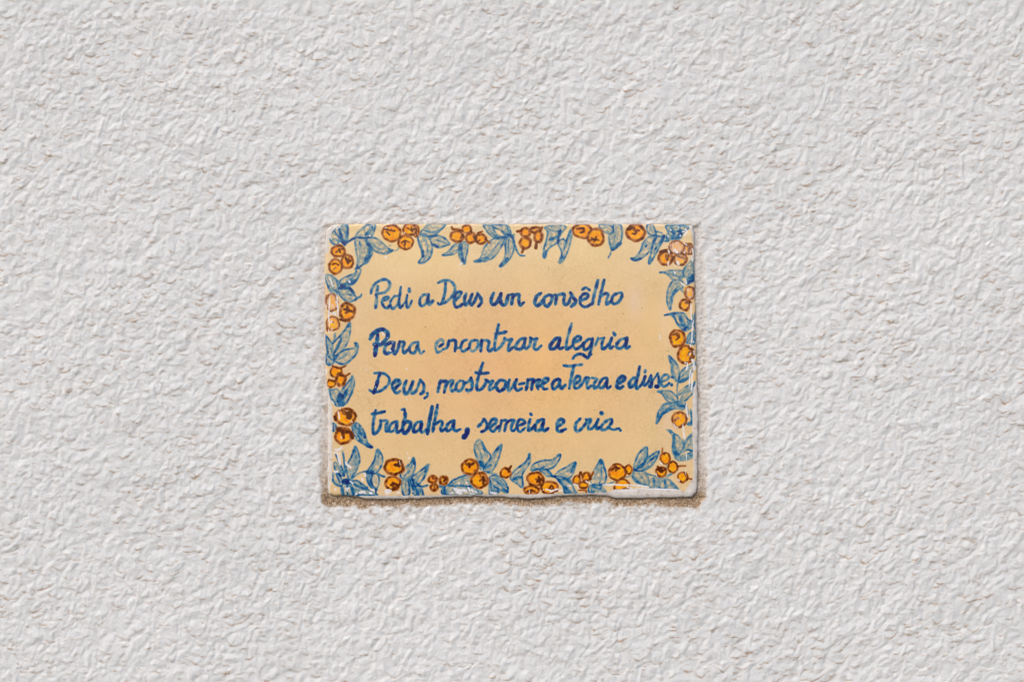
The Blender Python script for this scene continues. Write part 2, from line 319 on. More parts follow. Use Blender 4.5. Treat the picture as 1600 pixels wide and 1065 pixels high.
fruit(WG, 940, 565, 100, 90, (("915 592 960 572 1000 588", 4., 1.3), ("942 558 952 625", 4.4, 1.3), ("930 640 1000 600", 4., 1.1)), ring=3.6)
fruit(WG, 955, 375, 122, 102, (("965 350 1010 345 1035 305", 5., 1.3), ("1010 330 1020 370", 4., 1.3)), ring=4)
leaf(WG, "640 440 660 390 720 300 755 168 800 210 822 290 800 370 750 440 700 452", (("780 220 720 350 670 420", 3.4, .7), ("640 430 700 440", 6.5, 1.3), ("755 175 790 220", 4., .9)), line=.95)
leaf(WG, "636 460 690 470 680 560 720 610 752 642 690 622 650 570 630 500", (("660 470 665 560 700 610", 4., .9),), fill=.5, line=1.)
leaf(WG, "720 450 770 480 778 560 745 632 700 590 690 500", (), fill=.25, line=1.)
stem(WG, ("770 455 800 475 845 490", 3., 1.15), ("740 640 742 690 762 705", 3., 1.1), ("440 530 520 460 600 430 650 432", 2.4, .75))
leaf(WG, "400 340 450 250 492 128 530 200 547 290 520 390 470 470 425 522 392 425", (("490 170 430 300", 3., 1.), ("505 240 490 380 435 500", 6.5, .6), ("495 135 500 200", 3.6, 1.)), fill=.4, line=.95)
stem(WG, ("262 225 298 310 340 400 368 480", 2.8, 1.1), ("345 185 362 300 372 440", 3., .9), ("375 360 365 470", 3., 1.))
leaf(WG, "240 340 270 328 330 430 362 482 280 450", (("280 380 350 470", 2.6, .7),), fill=.35, line=.8)
leaf(WG, "215 452 290 440 330 520 342 582 290 602 230 540", (("270 460 312 565", 3., 1.), ("215 460 240 550 320 600", 3.4, 1.2)), fill=.4, line=1.)
leaf(WG, "330 590 400 580 450 620 472 708 350 712", (("400 600 402 700", 3.4, 1.1), ("335 600 362 710", 3., 1.2), ("435 600 472 708", 3.4, 1.2), ("350 545 420 545", 7.5, 1.45)), fill=.4, line=1.)
leaf(WG, "440 552 520 540 600 600 660 650 745 715 520 712 470 640", (("450 560 560 620 640 640", 4., .9), ("560 570 640 620", 3.4, 1.), ("520 712 740 710", 4., .9)), fill=.55, line=.8)
# -------- left border
leaf(WD, "188 98 290 110 370 170 412 240 385 360 375 470 300 420 240 290 205 190", (("375 175 400 260", 2.8, 1.2), ("340 350 410 395", 3., 1.), ("230 150 300 300 340 420", 2.6, .5)), fill=.5, line=.8)
leaf(WD, "430 210 500 150 600 110 700 60 700 -10 782 10 755 110 690 220 620 272 480 292", (("720 40 640 150 540 230", 3., .7), ("470 275 600 240 690 190", 5.5, 1.25), ("480 280 520 290", 3., 1.6)), fill=.45, line=.95)
leaf(WD, "420 320 540 310 640 370 680 440 722 490 640 540 570 552 480 490 430 410", (("450 325 590 320 680 430", 4.4, 1.15), ("540 420 620 430", 3.4, .8), ("700 492 770 465 800 420", 3.2, 1.15), ("400 260 430 320", 4., 1.1)), fill=.5, line=1.)
fruit(WD, 300, 560, 110, 150, (("210 440 215 560", 3., .8),), ring=3, pale=.6)
fruit(WD, 320, 910, 118, 128, (("300 870 330 890", 3., .9), ("215 980 235 1030", 3., 1.)), ring=2.8, pale=.35)
fruit(WD, 560, 712, 140, 160, (("505 672 570 680 645 712", 4., 1.4), ("555 622 590 705", 4., 1.3), ("530 735 600 690", 4., 1.3), ("590 830 520 860 440 840", 4., 1.2)), ring=4)
leaf(WE, "340 582 380 450 460 290 430 275 520 160 600 35 612 150 580 320 510 470 420 562",
     (("595 50 500 190 380 320 325 385", 3., .95), ("465 300 420 420 345 545", 3.4, .95), ("600 40 580 120", 3., .9)), line=.8)
leaf(WE, "330 652 400 570 500 500 680 460 695 378 738 430 712 550 620 660 500 732 370 692", (("380 660 480 620 565 540", 2.6, .7), ("692 375 706 432", 3., 1.3), ("345 660 420 560", 3.4, 1.)), fill=.35, line=.85, lw=2.6)
leaf(WE, "200 250 240 300 310 400 332 550 332 662 260 600 220 430", (("240 310 285 450 322 625", 3., .7), ("215 420 240 560", 3., .9)), fill=.55, line=.75)
leaf(WE, "208 560 250 610 330 670 320 722 260 748 210 702", (("250 590 300 665", 3., 1.1), ("215 720 300 740", 2.6, 1.)), fill=.5, line=.9)
stem(WE, ("355 220 345 320 318 390", 3.6, .7))
fruit(WE, 372, 862, 112, 98, (("308 752 345 775 400 800", 2.6, 1.), ("415 805 480 785 538 755", 2.8, 1.1)), ring=2.6)
fruit(WF, 290, 95, 78, 68, (("250 30 330 60", 3., 1.), ("270 160 310 150", 2.6, 1.1)), ring=2., pale=.1)
fruit(WE, 450, 985, 94, 122, (("515 950 550 920 602 885", 3., 1.1), ("430 910 500 930", 3.4, 1.1)), ring=4.2)
leaf(WF, "228 188 300 200 390 188 435 270 412 400 425 475 340 430 270 300", (("250 210 300 330 375 455", 3., .7), ("330 220 400 330", 2.4, .5), ("390 380 400 410", 3., 1.6)), fill=.42, line=.75)
leaf(WF, "440 252 520 130 620 20 642 -35 678 60 652 200 600 320 540 420 440 472 405 400 410 300", (("640 10 600 120 520 250 440 400", 2.6, .9), ("450 290 440 400 480 430", 8.5, 1.3), ("560 200 500 330", 5., 1.)), fill=.5, line=.95)
leaf(WF, "316 750 372 800 360 850 322 885", (("316 750 325 885", 2.6, 1.2),), fill=.5, line=.7)
fruit(WF, 495, 962, 148, 152, (("400 850 480 880 570 900", 6.5, 1.2), ("480 880 500 1000", 5., 1.2), ("620 900 650 1000", 6., 1.3)), ring=3.8)
fruit(WF, 535, 650, 176, 156, (("500 570 570 600 600 660", 8., 1.2), ("620 560 600 640 560 660", 6.5, 1.2), ("680 580 705 640", 4.4, 1.), ("350 640 370 700", 4.4, 1.3)), ring=3.8, pale=.05)
leaf(WF, "640 782 700 750 770 790 840 900 880 1020 900 1080 965 1152 900 1142 800 1080 700 1010 650 880", (("690 800 780 920 855 990", 5., 1.2), ("700 900 800 1040", 4., .8), ("880 1085 930 1140 975 1152", 3.8, 1.25)), fill=.75, line=1.)

# -------- the four lines of handwriting: (window, points, width, density)
word('Pedi',
 (WP, "100 410 120 330 170 250 250 195 340 175 400 210 415 280 380 350 320 395 230 410 185 430", 4.1, 1.05),
 (WP, "215 290 200 400 195 520 180 645", 4.3, 1.15),
 (WP, "300 530 350 515 397 482 365 462 310 490 288 560 320 630 370 650 412 612", 3.8, 1.45),
 (WP, "560 450 490 460 430 540 428 610 460 660 530 610 572 500 600 300", 3.5, 1.15),
 (WP, "580 440 570 540 582 642 630 610", 3.6, 1.2), (WP, "630 600 680 540 707 430", 3., 1.1),
 (WP, "705 430 690 550 705 640 745 610 782 530", 3.6, 1.2), (WP, "740 328 742 375", 5., 1.25))
word('a', (WP, "1050 430 980 432 920 500 918 590 958 615 1020 560 1060 420", 3.7, 1.1),
 (WP, "1062 425 1052 530 1072 592 1132 532", 4.2, 1.35))
word('Deus',
 (WP, "1220 232 1290 200 1380 190 1460 230 1502 310 1485 400 1422 490 1330 560 1240 592 1215 565", 3.8, 1.1),
 (WP, "1345 240 1335 380 1312 480 1280 570", 4.3, 1.45),
 (WQ, "130 520 200 440 222 392 170 382 118 430 98 540 130 630 190 622 245 582", 4.2, 1.45),
 (WQ, "302 408 275 500 288 602 342 560 402 420", 4.1, 1.4), (WQ, "402 420 370 530 392 602 442 540 490 420", 4., 1.35),
 (WQ, "488 402 540 480 558 550 508 622", 4.3, 1.5))
word('um',
 (WQ, "762 400 720 500 730 582 792 580 842 500 882 410", 4.5, 1.55), (WQ, "882 410 870 520 902 592 962 582 1002 440", 4.6, 1.65),
 (WQ, "1000 442 1082 430 1072 500 1058 582", 4.4, 1.65), (WQ, "1080 470 1130 428 1182 430 1178 520 1200 602 1262 558", 4.3, 1.5))
word('consêlho',
 (WR, "162 402 92 460 60 560 100 612 170 560 202 510", 4.6, 1.5), (WR, "290 432 222 480 215 580 270 620 335 540 345 450 290 432", 4.3, 1.5),
 (WR, "390 430 422 450 402 592", 4.4, 1.6), (WR, "412 450 500 420 552 432 542 530 562 592 625 560 650 480", 4.1, 1.45),
 (WR, "652 395 702 480 745 545 668 625", 4.6, 1.7), (WR, "842 520 930 480 940 422 870 420 812 500 825 590 900 632 975 602", 4.3, 1.65),
 (WR, "855 342 912 312 972 352", 3.9, 1.5), (WR, "1112 188 1070 350 1032 500 1022 590", 4.3, 1.25), (WR, "975 600 1025 570", 4., 1.7),
 (WR, "1215 182 1180 330 1145 480 1122 590", 4.1, 1.35), (WR, "1150 475 1230 410 1282 430 1255 520 1252 592 1300 560 1345 520", 4., 1.35),
 (WR, "1452 400 1370 440 1340 530 1382 582 1460 542 1512 450 1502 402 1452 400", 4.1, 1.35))
word('Para',
 (WS, "88 420 130 340 210 282 300 262 370 310 382 372 342 440 280 500 200 530 160 510", 5.4, 1.6),
 (WS, "212 350 205 450 185 560 168 692", 5.2, 1.7),
 (WS, "492 480 420 482 342 540 332 640 382 660 450 600 492 500", 4.6, 1.5), (WS, "485 500 470 600 500 668 552 580 580 462", 4.4, 1.5),
 (WS, "580 462 652 482 632 560 652 652 712 602", 4.3, 1.45), (WS, "880 472 800 490 740 570 762 640 822 652 862 570 887 480", 4.2, 1.3),
 (WS, "885 482 900 600 932 658 985 622", 3.7, .85))
word('encontrar',
 (WS, "1240 545 1300 500 1302 455 1260 430 1200 480 1180 570 1210 642 1272 620", 4., .85), (WS, "1245 542 1300 505", 3.6, 1.3),
 (WS, "1302 592 1370 560 1402 440", 4., 1.4), (WS, "1402 452 1500 440 1512 520 1500 622", 4.2, 1.4), (WT, "110 590 160 570 210 560", 3., .9),
 (WT, "312 435 250 460 215 550 240 622 300 602 352 560", 4.2, 1.35), (WT, "430 440 370 480 368 590 420 622 492 550 495 450 430 440", 4., .95),
 (WT, "560 440 552 530 545 622", 4.2, 1.45), (WT, "560 452 640 440 682 480 662 570 690 622 742 582", 4., 1.2),
 (WT, "842 180 812 320 782 470 782 602 850 572 922 480 942 402", 4., 1.3), (WT, "790 332 880 322 972 300", 4.2, 1.45),
 (WT, "940 408 1000 440 1062 420 1022 500 1002 612 1080 560", 4., 1.25), (WT, "1280 410 1200 430 1130 530 1140 582 1220 582 1272 480 1290 410", 4.4, 1.35),
 (WT, "1285 420 1272 540 1300 582 1362 520 1378 402", 3.8, 1.05), (WT, "1370 400 1430 432 1482 412 1452 480 1432 570 1482 592 1552 532", 4.2, 1.3))
word('alegria',
 (WU, "262 400 190 420 110 520 112 580 182 572 242 500 267 400", 4.5, 1.65), (WU, "262 420 240 520 262 582 322 560", 4.5, 1.65),
 (WU, "460 160 420 300 380 450 368 582 432 562 480 520", 4., 1.2), (WU, "500 480 600 432 602 382 550 380 492 450 490 540 540 585 622 532 662 480", 4.1, 1.5),
 (WU, "802 420 730 430 660 510 670 590 730 582 792 500 812 410", 4., 1.45), (WU, "805 420 792 550 752 690 722 732 650 682 580 670 512 702 480 750", 3.9, 1.5),
 (WU, "752 702 792 670", 3., 1.3), (WU, "850 530 890 440 902 400", 3.3, .95), (WU, "892 430 980 402 1000 412", 3.2, .95),
 (WU, "1002 400 962 500 975 582 1040 550 1100 470 1130 400", 4.1, 1.45), (WU, "1132 395 1095 500 1102 572 1152 542", 3.9, 1.4), (WU, "1158 312 1180 352", 4.4, .95),
 (WU, "1352 410 1262 440 1212 520 1230 572 1300 562 1372 480 1382 402", 4.4, 1.45), (WU, "1378 412 1362 530 1372 575 1422 545", 4.6, 1.55), (WU, "1195 480 1200 560", 2.6, .7))
word('Deus,',
 (WV, "160 242 250 240 340 260 402 320 402 400 342 480 250 540 150 562 78 520", 3.8, 1.2), (WV, "255 240 222 340 192 450 150 572", 4.4, 1.75),
 (WV, "475 500 560 440 592 400 572 365 510 360 458 430 475 520 530 572 590 540", 4., 1.25), (WV, "585 420 540 470 505 505", 3.6, 1.4), (WV, "490 400 560 385", 4., 1.15),
 (WV, "690 370 650 480 670 582 732 540 802 380", 4.4, 1.25), (WV, "802 380 772 500 792 582 862 520 920 350", 3.9, 1.15),
 (WV, "922 352 982 440 972 550 930 585", 4.5, 1.4), (WV, "1040 572 1042 620 992 660", 4., 1.25))
word('mostrou-me',
 (WV, "1260 360 1240 440 1215 552", 4.3, 1.45), (WV, "1262 382 1362 382 1342 470 1322 562", 4.2, 1.4), (WV, "1350 440 1420 372 1470 372 1430 470 1452 542 1520 500", 4., 1.15),
 (WX, "202 420 150 470 130 560 180 592 242 542 262 440 202 420", 4., 1.1), (WX, "70 595 130 545", 3.4, 1.3), (WX, "272 460 330 442 382 372", 3.8, 1.25),
 (WX, "382 372 402 470 392 560 330 588 308 570", 4.3, 1.45), (WX, "582 122 532 270 490 420 482 562 552 562 622 470 640 410", 4.3, 1.35),
 (WX, "462 286 560 300 672 290", 4.1, 1.55), (WX, "622 402 680 440 742 430 702 500 692 572 772 532", 4.2, 1.35),
 (WX, "850 420 800 500 850 592 930 552 962 450 902 412 850 420", 4.4, 1.55), (WX, "1022 410 1000 500 1010 592 1062 540 1142 400", 4.1, 1.2),
 (WX, "1142 400 1110 510 1152 582 1222 552", 4.4, 1.6), (WX, "1182 480 1272 460", 3.6, 1.6), (WX, "1332 400 1320 490 1300 572", 4.3, 1.5),
 (WX, "1332 412 1422 402 1402 480 1390 572", 4.3, 1.6), (WX, "1410 460 1480 412 1530 412 1482 490 1502 562", 4.2, 1.5),
 (WY, "0 645 52 605 110 570 172 530 172 490 110 500 78 570 100 662 160 662", 4.1, 1.35))
word('a', (WY, "352 500 280 530 242 610 270 662 332 620 372 520 345 492", 4.3, 1.4), (WY, "372 520 370 620 402 652 462 600", 4.4, 1.3))
word('Terra',
 (WY, "435 275 530 285 650 268 742 258", 3.8, 1.15), (WY, "602 282 572 420 545 560 528 655", 4.3, 1.2),
 (WY, "625 590 702 520 702 462 650 460 610 540 620 640 680 642 752 560 802 472", 4.1, 1.25), (WY, "802 472 852 490 822 560 832 652 892 612", 4.1, 1.25),
 (WY, "908 480 990 500 942 570 942 652 1012 612", 4.1, 1.2), (WY, "1152 480 1080 500 1020 600 1050 652 1122 602 1162 490", 4., 1.3), (WY, "1162 500 1150 600 1172 652 1212 622", 4., 1.4))
word('e', (WY, "1332 582 1422 530 1452 472 1400 458 1340 520 1320 620 1370 652 1422 622", 4.5, 1.6))
word('disse:',
 (WZ, "702 430 630 440 570 510 580 582 650 532 702 430 740 240", 4.3, 1.35), (WZ, "712 430 680 520 692 602 752 560 802 480 832 402", 4.2, 1.4),
 (WZ, "832 402 812 500 822 552 882 500 932 382", 3.8, 1.35), (WZ, "836 300 830 332", 4.4, 1.5), (WZ, "932 382 942 480 932 560 905 572", 4.2, 1.5), (WZ, "905 568 930 570", 5.2, 1.7),
 (WZ, "945 500 1042 352", 2.6, 1.2), (WZ, "1042 352 1062 460 1052 560 1012 572", 4., 1.4), (WZ, "1010 568 1040 572", 5.2, 1.7),
 (WZ, "1110 490 1200 452 1230 402 1170 372 1110 430 1100 530 1140 572 1190 552 1230 512", 3.8, .95), (WZ, "1280 410 1284 418", 4., 1.6), (WZ, "1268 538 1272 542", 4.6, 1.7))
word('trabalha,',
 (W4, "180 222 152 350 135 500 150 610 222 560 262 470 262 392", 4.4, 1.3), (W4, "120 282 200 270 332 240", 4.2, 1.3), (W4, "262 392 372 402 352 480 352 560 402 562", 4., 1.15),
 (W4, "540 402 460 430 402 520 430 572 490 542 542 410", 4., 1.15), (W4, "542 422 530 530 542 592 602 552", 4., 1.3),
 (W4, "660 202 672 320 642 430 632 560 672 602 742 520 762 432 692 412 642 470", 4.6, 1.55), (W4, "612 212 652 202", 3.6, 1.1),
 (W4, "930 410 860 430 812 520 822 582 890 552 942 470 942 410", 4.3, 1.4), (W4, "942 430 930 540 952 582 1012 560 1042 520", 4.2, 1.4),
 (W4, "1122 162 1090 320 1062 480 1042 610", 4.7, 1.55), (W4, "1210 132 1182 300 1152 450 1132 572", 4.5, 1.4), (W4, "1160 462 1250 402 1292 430 1262 520 1282 562 1342 522", 4.2, 1.4),
 (W4, "1482 392 1400 430 1352 520 1382 562 1452 512 1492 392", 4.3, 1.35), (W4, "1492 402 1480 520 1522 562 1592 532", 4., 1.15), (W5, "322 542 310 610 262 672", 6.4, 2.1))
word('semeia',
 (W5, "502 492 570 420 602 370 652 470 622 550 560 577", 4., 1.5), (W5, "722 490 792 432 802 372 750 370 700 430 700 530 752 572 802 522 852 482", 4.5, 1.35),
 (W5, "892 390 872 480 852 572", 4.1, 1.45), (W5, "892 392 980 392 962 470 942 562", 4.1, 1.5), (W5, "972 442 1022 392 1102 392 1062 460 1052 540 1090 562 1142 512", 4.1, 1.3),
 (W5, "1162 482 1272 432 1252 382 1190 380 1150 450 1160 540 1210 572 1282 512", 4.1, 1.45), (W5, "1366 370 1342 470 1342 552 1402 520 1442 460", 4.2, 1.4), (W5, "1378 282 1386 290", 5., 2.),
 (W5, "1572 370 1502 400 1452 480 1462 552 1532 542 1582 440 1592 372", 4.5, 1.4), (W5, "1592 390 1572 500 1602 560 1668 520", 4.1, 1.4))
word('e', (W6, "222 492 310 440 322 390 270 370 222 440 220 540 270 572 360 532", 4.5, 1.45))
word('cria.',
 (W6, "602 362 540 430 520 520 560 572 630 520 700 430 712 382", 4.1, 1.25), (W6, "700 372 782 382 742 460 742 532 802 520 862 450 902 372", 4., 1.2),
 (W6, "902 372 872 470 882 532 932 502", 4., 1.35), (W6, "952 262 968 278", 4.8, 1.6), (W6, "1112 362 1020 410 960 480 962 542 1040 532 1112 450 1132 382 1102 362", 4., 1.15),
 (W6, "1122 402 1090 500 1150 542 1252 520", 3.6, 1.35), (W6, "1268 550 1274 554", 4.2, 1.6))

# reflections painted as white marks, among worn spots and splashes of wall paint: (window, points, width)
GLINT_WEAR = [
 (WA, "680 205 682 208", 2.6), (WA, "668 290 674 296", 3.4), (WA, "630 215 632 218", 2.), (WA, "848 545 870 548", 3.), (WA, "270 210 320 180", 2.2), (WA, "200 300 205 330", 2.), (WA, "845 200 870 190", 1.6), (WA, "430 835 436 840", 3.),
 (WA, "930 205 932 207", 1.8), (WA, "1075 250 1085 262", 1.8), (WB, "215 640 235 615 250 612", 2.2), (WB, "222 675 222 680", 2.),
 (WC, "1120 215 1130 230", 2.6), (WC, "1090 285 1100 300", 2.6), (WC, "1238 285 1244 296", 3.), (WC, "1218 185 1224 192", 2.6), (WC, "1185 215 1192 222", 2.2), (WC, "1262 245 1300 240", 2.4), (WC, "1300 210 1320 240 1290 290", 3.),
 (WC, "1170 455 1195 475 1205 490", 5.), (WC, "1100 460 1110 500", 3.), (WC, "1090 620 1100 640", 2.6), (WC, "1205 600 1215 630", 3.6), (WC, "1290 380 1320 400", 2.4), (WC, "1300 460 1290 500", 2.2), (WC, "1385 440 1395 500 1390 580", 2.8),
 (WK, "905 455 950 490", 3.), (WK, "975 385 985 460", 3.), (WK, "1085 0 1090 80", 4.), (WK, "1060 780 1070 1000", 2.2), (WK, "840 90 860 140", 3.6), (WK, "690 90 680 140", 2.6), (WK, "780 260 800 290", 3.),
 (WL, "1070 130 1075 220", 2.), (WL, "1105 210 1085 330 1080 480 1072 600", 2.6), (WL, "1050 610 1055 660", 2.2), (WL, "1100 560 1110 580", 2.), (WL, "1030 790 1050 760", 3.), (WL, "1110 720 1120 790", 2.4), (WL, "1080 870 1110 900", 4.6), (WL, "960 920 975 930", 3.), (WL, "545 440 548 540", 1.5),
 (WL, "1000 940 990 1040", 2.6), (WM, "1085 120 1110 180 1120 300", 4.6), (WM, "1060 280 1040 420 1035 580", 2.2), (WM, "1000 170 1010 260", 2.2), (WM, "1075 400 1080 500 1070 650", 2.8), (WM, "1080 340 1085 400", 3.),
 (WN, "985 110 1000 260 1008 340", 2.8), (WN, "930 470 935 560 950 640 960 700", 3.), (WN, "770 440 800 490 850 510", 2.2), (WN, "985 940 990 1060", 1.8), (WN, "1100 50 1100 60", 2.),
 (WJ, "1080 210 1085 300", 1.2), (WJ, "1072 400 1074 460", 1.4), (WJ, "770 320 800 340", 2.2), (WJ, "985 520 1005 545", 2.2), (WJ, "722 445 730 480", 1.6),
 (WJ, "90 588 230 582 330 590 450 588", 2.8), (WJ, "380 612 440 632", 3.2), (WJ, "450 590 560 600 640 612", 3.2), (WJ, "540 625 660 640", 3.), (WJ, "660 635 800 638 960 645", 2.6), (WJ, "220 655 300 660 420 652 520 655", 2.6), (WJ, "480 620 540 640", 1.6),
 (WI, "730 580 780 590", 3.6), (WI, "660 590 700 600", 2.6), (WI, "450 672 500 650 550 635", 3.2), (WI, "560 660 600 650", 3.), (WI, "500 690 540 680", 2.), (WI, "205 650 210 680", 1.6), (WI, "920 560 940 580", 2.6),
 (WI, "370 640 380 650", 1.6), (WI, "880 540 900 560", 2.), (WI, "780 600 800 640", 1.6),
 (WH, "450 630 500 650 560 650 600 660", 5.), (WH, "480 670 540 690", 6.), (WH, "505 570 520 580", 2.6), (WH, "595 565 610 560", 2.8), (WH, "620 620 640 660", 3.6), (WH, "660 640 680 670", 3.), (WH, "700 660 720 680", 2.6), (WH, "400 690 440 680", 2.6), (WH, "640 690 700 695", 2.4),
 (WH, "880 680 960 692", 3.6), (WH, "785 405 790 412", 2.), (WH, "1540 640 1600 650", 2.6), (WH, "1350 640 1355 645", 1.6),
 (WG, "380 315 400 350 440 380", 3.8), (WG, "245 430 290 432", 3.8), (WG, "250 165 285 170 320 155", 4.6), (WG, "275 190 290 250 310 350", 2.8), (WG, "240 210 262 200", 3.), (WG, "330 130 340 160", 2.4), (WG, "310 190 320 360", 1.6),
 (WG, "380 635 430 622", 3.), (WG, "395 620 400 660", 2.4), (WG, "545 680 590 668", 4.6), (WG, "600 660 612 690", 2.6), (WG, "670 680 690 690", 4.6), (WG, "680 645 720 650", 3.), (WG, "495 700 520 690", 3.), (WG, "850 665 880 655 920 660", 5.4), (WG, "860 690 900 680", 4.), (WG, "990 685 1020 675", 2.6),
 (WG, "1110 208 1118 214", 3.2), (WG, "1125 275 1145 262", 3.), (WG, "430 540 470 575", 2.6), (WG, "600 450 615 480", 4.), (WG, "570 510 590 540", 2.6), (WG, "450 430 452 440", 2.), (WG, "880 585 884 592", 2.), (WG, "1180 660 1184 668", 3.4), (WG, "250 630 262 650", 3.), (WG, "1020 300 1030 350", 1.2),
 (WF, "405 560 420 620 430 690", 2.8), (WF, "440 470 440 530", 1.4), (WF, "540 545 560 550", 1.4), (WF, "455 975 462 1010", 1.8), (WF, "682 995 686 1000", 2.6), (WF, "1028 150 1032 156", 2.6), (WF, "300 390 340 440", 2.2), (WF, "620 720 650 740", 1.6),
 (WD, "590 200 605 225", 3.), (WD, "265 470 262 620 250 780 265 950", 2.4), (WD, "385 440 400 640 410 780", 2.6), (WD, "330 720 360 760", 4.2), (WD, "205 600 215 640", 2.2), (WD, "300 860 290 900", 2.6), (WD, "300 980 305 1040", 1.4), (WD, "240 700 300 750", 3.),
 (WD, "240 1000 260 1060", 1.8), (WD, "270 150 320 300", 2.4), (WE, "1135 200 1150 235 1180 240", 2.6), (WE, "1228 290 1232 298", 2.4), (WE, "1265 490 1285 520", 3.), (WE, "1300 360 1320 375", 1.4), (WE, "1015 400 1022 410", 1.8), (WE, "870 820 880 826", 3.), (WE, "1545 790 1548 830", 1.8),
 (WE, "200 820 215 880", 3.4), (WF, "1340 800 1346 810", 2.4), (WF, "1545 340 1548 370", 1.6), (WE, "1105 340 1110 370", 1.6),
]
DOTS = [(WP, 1015, 750, 1.6), (WP, 1005, 965, 2.), (WP, 265, 930, 1.3), (WP, 670, 820, 1.1), (WQ, 1355, 428, 1.5), (WQ, 270, 820, 1.1), (WR, 1528, 745, 1.6), (WR, 1240, 980, 1.3),
 (WT, 605, 290, 1.2), (WT, 375, 925, 1.3), (WU, 1025, 238, 1.6), (WS, 958, 802, 1.2), (WX, 338, 640, 1.6), (WX, 375, 238, 1.3), (WL, 675, 722, 1.6), (WL, 208, 398, 1.2), (WK, 243, 865, 1.5),
 (WY, 942, 1015, 1.2), (WY, 305, 265, 1.), (WY, 1508, 392, 1.2), (W5, 450, 560, 1.6), (W5, 1040, 318, 1.3), (W6, 838, 215, 1.3), (W4, 305, 850, 1.5), (WB, 1270, 668, 1.9), (WB, 1042, 990, 1.5), (WG, 825, 150, 1.4),
 (WJ, 262, 690, 2.4), (WJ, 425, 700, 1.8), (WJ, 565, 672, 2.), (WJ, 855, 650, 1.8), (WJ, 730, 660, 1.2), (WJ, 585, 655, 1.2), (WI, 248, 740, 1.5), (WJ, 595, 705, 1.2)]

# ================================================================ the tile's picture: brush strokes rasterised to a texture
PX0, PY0, PW, PH, PS = 500, 340, 598, 448, 3       # area in drawing units, texels per unit
NX, NY = PW * PS, PH * PS
gx1 = (PX0 + (np.arange(NX) + .5) / PS).astype(np.float32)
gy1 = (PY0 + (np.arange(NY) + .5) / PS).astype(np.float32)
GX, GY = np.meshgrid(gx1, gy1)                     # [row, col], y down

def box(p, m):
    x0, y0 = p.min(0) - m; x1, y1 = p.max(0) + m
    return (slice(max(0, int((y0 - PY0) * PS)), min(NY, int((y1 - PY0) * PS) + 1)),
            slice(max(0, int((x0 - PX0) * PS)), min(NX, int((x1 - PX0) * PS) + 1)))

rs = np.random.RandomState(5)
def brush(p, width, soft=.55, taper=.25):
    """coverage of one brush stroke: 0..1 and how near the middle of the stroke a texel lies"""
    n = len(p)
    seed = rs.randint(1 << 20)
    t = np.linspace(0, 1, n)
    wob = 1 + .16 * gnoise(np.arange(n) * .09 + 7, np.full(n, seed % 200 + .5), 3) * 2
    r = width / 2 * wob * (1 - taper * (1 - sstep(0, .12, t)) - taper * sstep(.88, 1, t))
    dk = 1 + .42 * gnoise(np.arange(n) * .055, np.full(n, seed % 190 + .3), 9) * 2 + .18 * (sstep(.75, 1, t))
    sl = box(p, width / 2 + 2)
    X, Y = GX[sl], GY[sl]
    X = X + .45 * gnoise(X * .7, Y * .7, 31) ; Y = Y + .45 * gnoise(X * .7 + 40, Y * .7, 32)
    best = np.full(X.shape, 9., np.float32); core = np.zeros_like(best); dark = np.ones_like(best)
    for i in range(n):
        d = np.hypot(X - p[i, 0], Y - p[i, 1]) - r[i]
        m = d < best
        best[m] = d[m]; core[m] = np.clip(-d[m] / r[i], 0, 1); dark[m] = dk[i]
    return sl, sstep(soft, -soft, best), core, dark

BLUE = np.zeros((NY, NX), np.float32)      # how much blue pigment lies where
ORA = np.zeros((NY, NX), np.float32)
BRO = np.zeros((NY, NX), np.float32)
YEL = np.zeros((NY, NX), np.float32)
GLARE = np.zeros((NY, NX), np.float32)
WHITE = np.zeros((NY, NX), np.float32)
IDM = np.zeros((NY, NX), np.int16)         # which motif owns a texel

def add(field, sl, v):
    f = field[sl]
    field[sl] = np.maximum(f, v) + .22 * np.minimum(f, v)

MW = (.82 + .5 * (fbm(GX / 5, GY / 5, 51, 3) + .3)).astype(np.float32)        # watery unevenness
MG = (1 + .22 * gnoise(GX * 1.1, GY * 1.1, 61)).astype(np.float32)             # grain

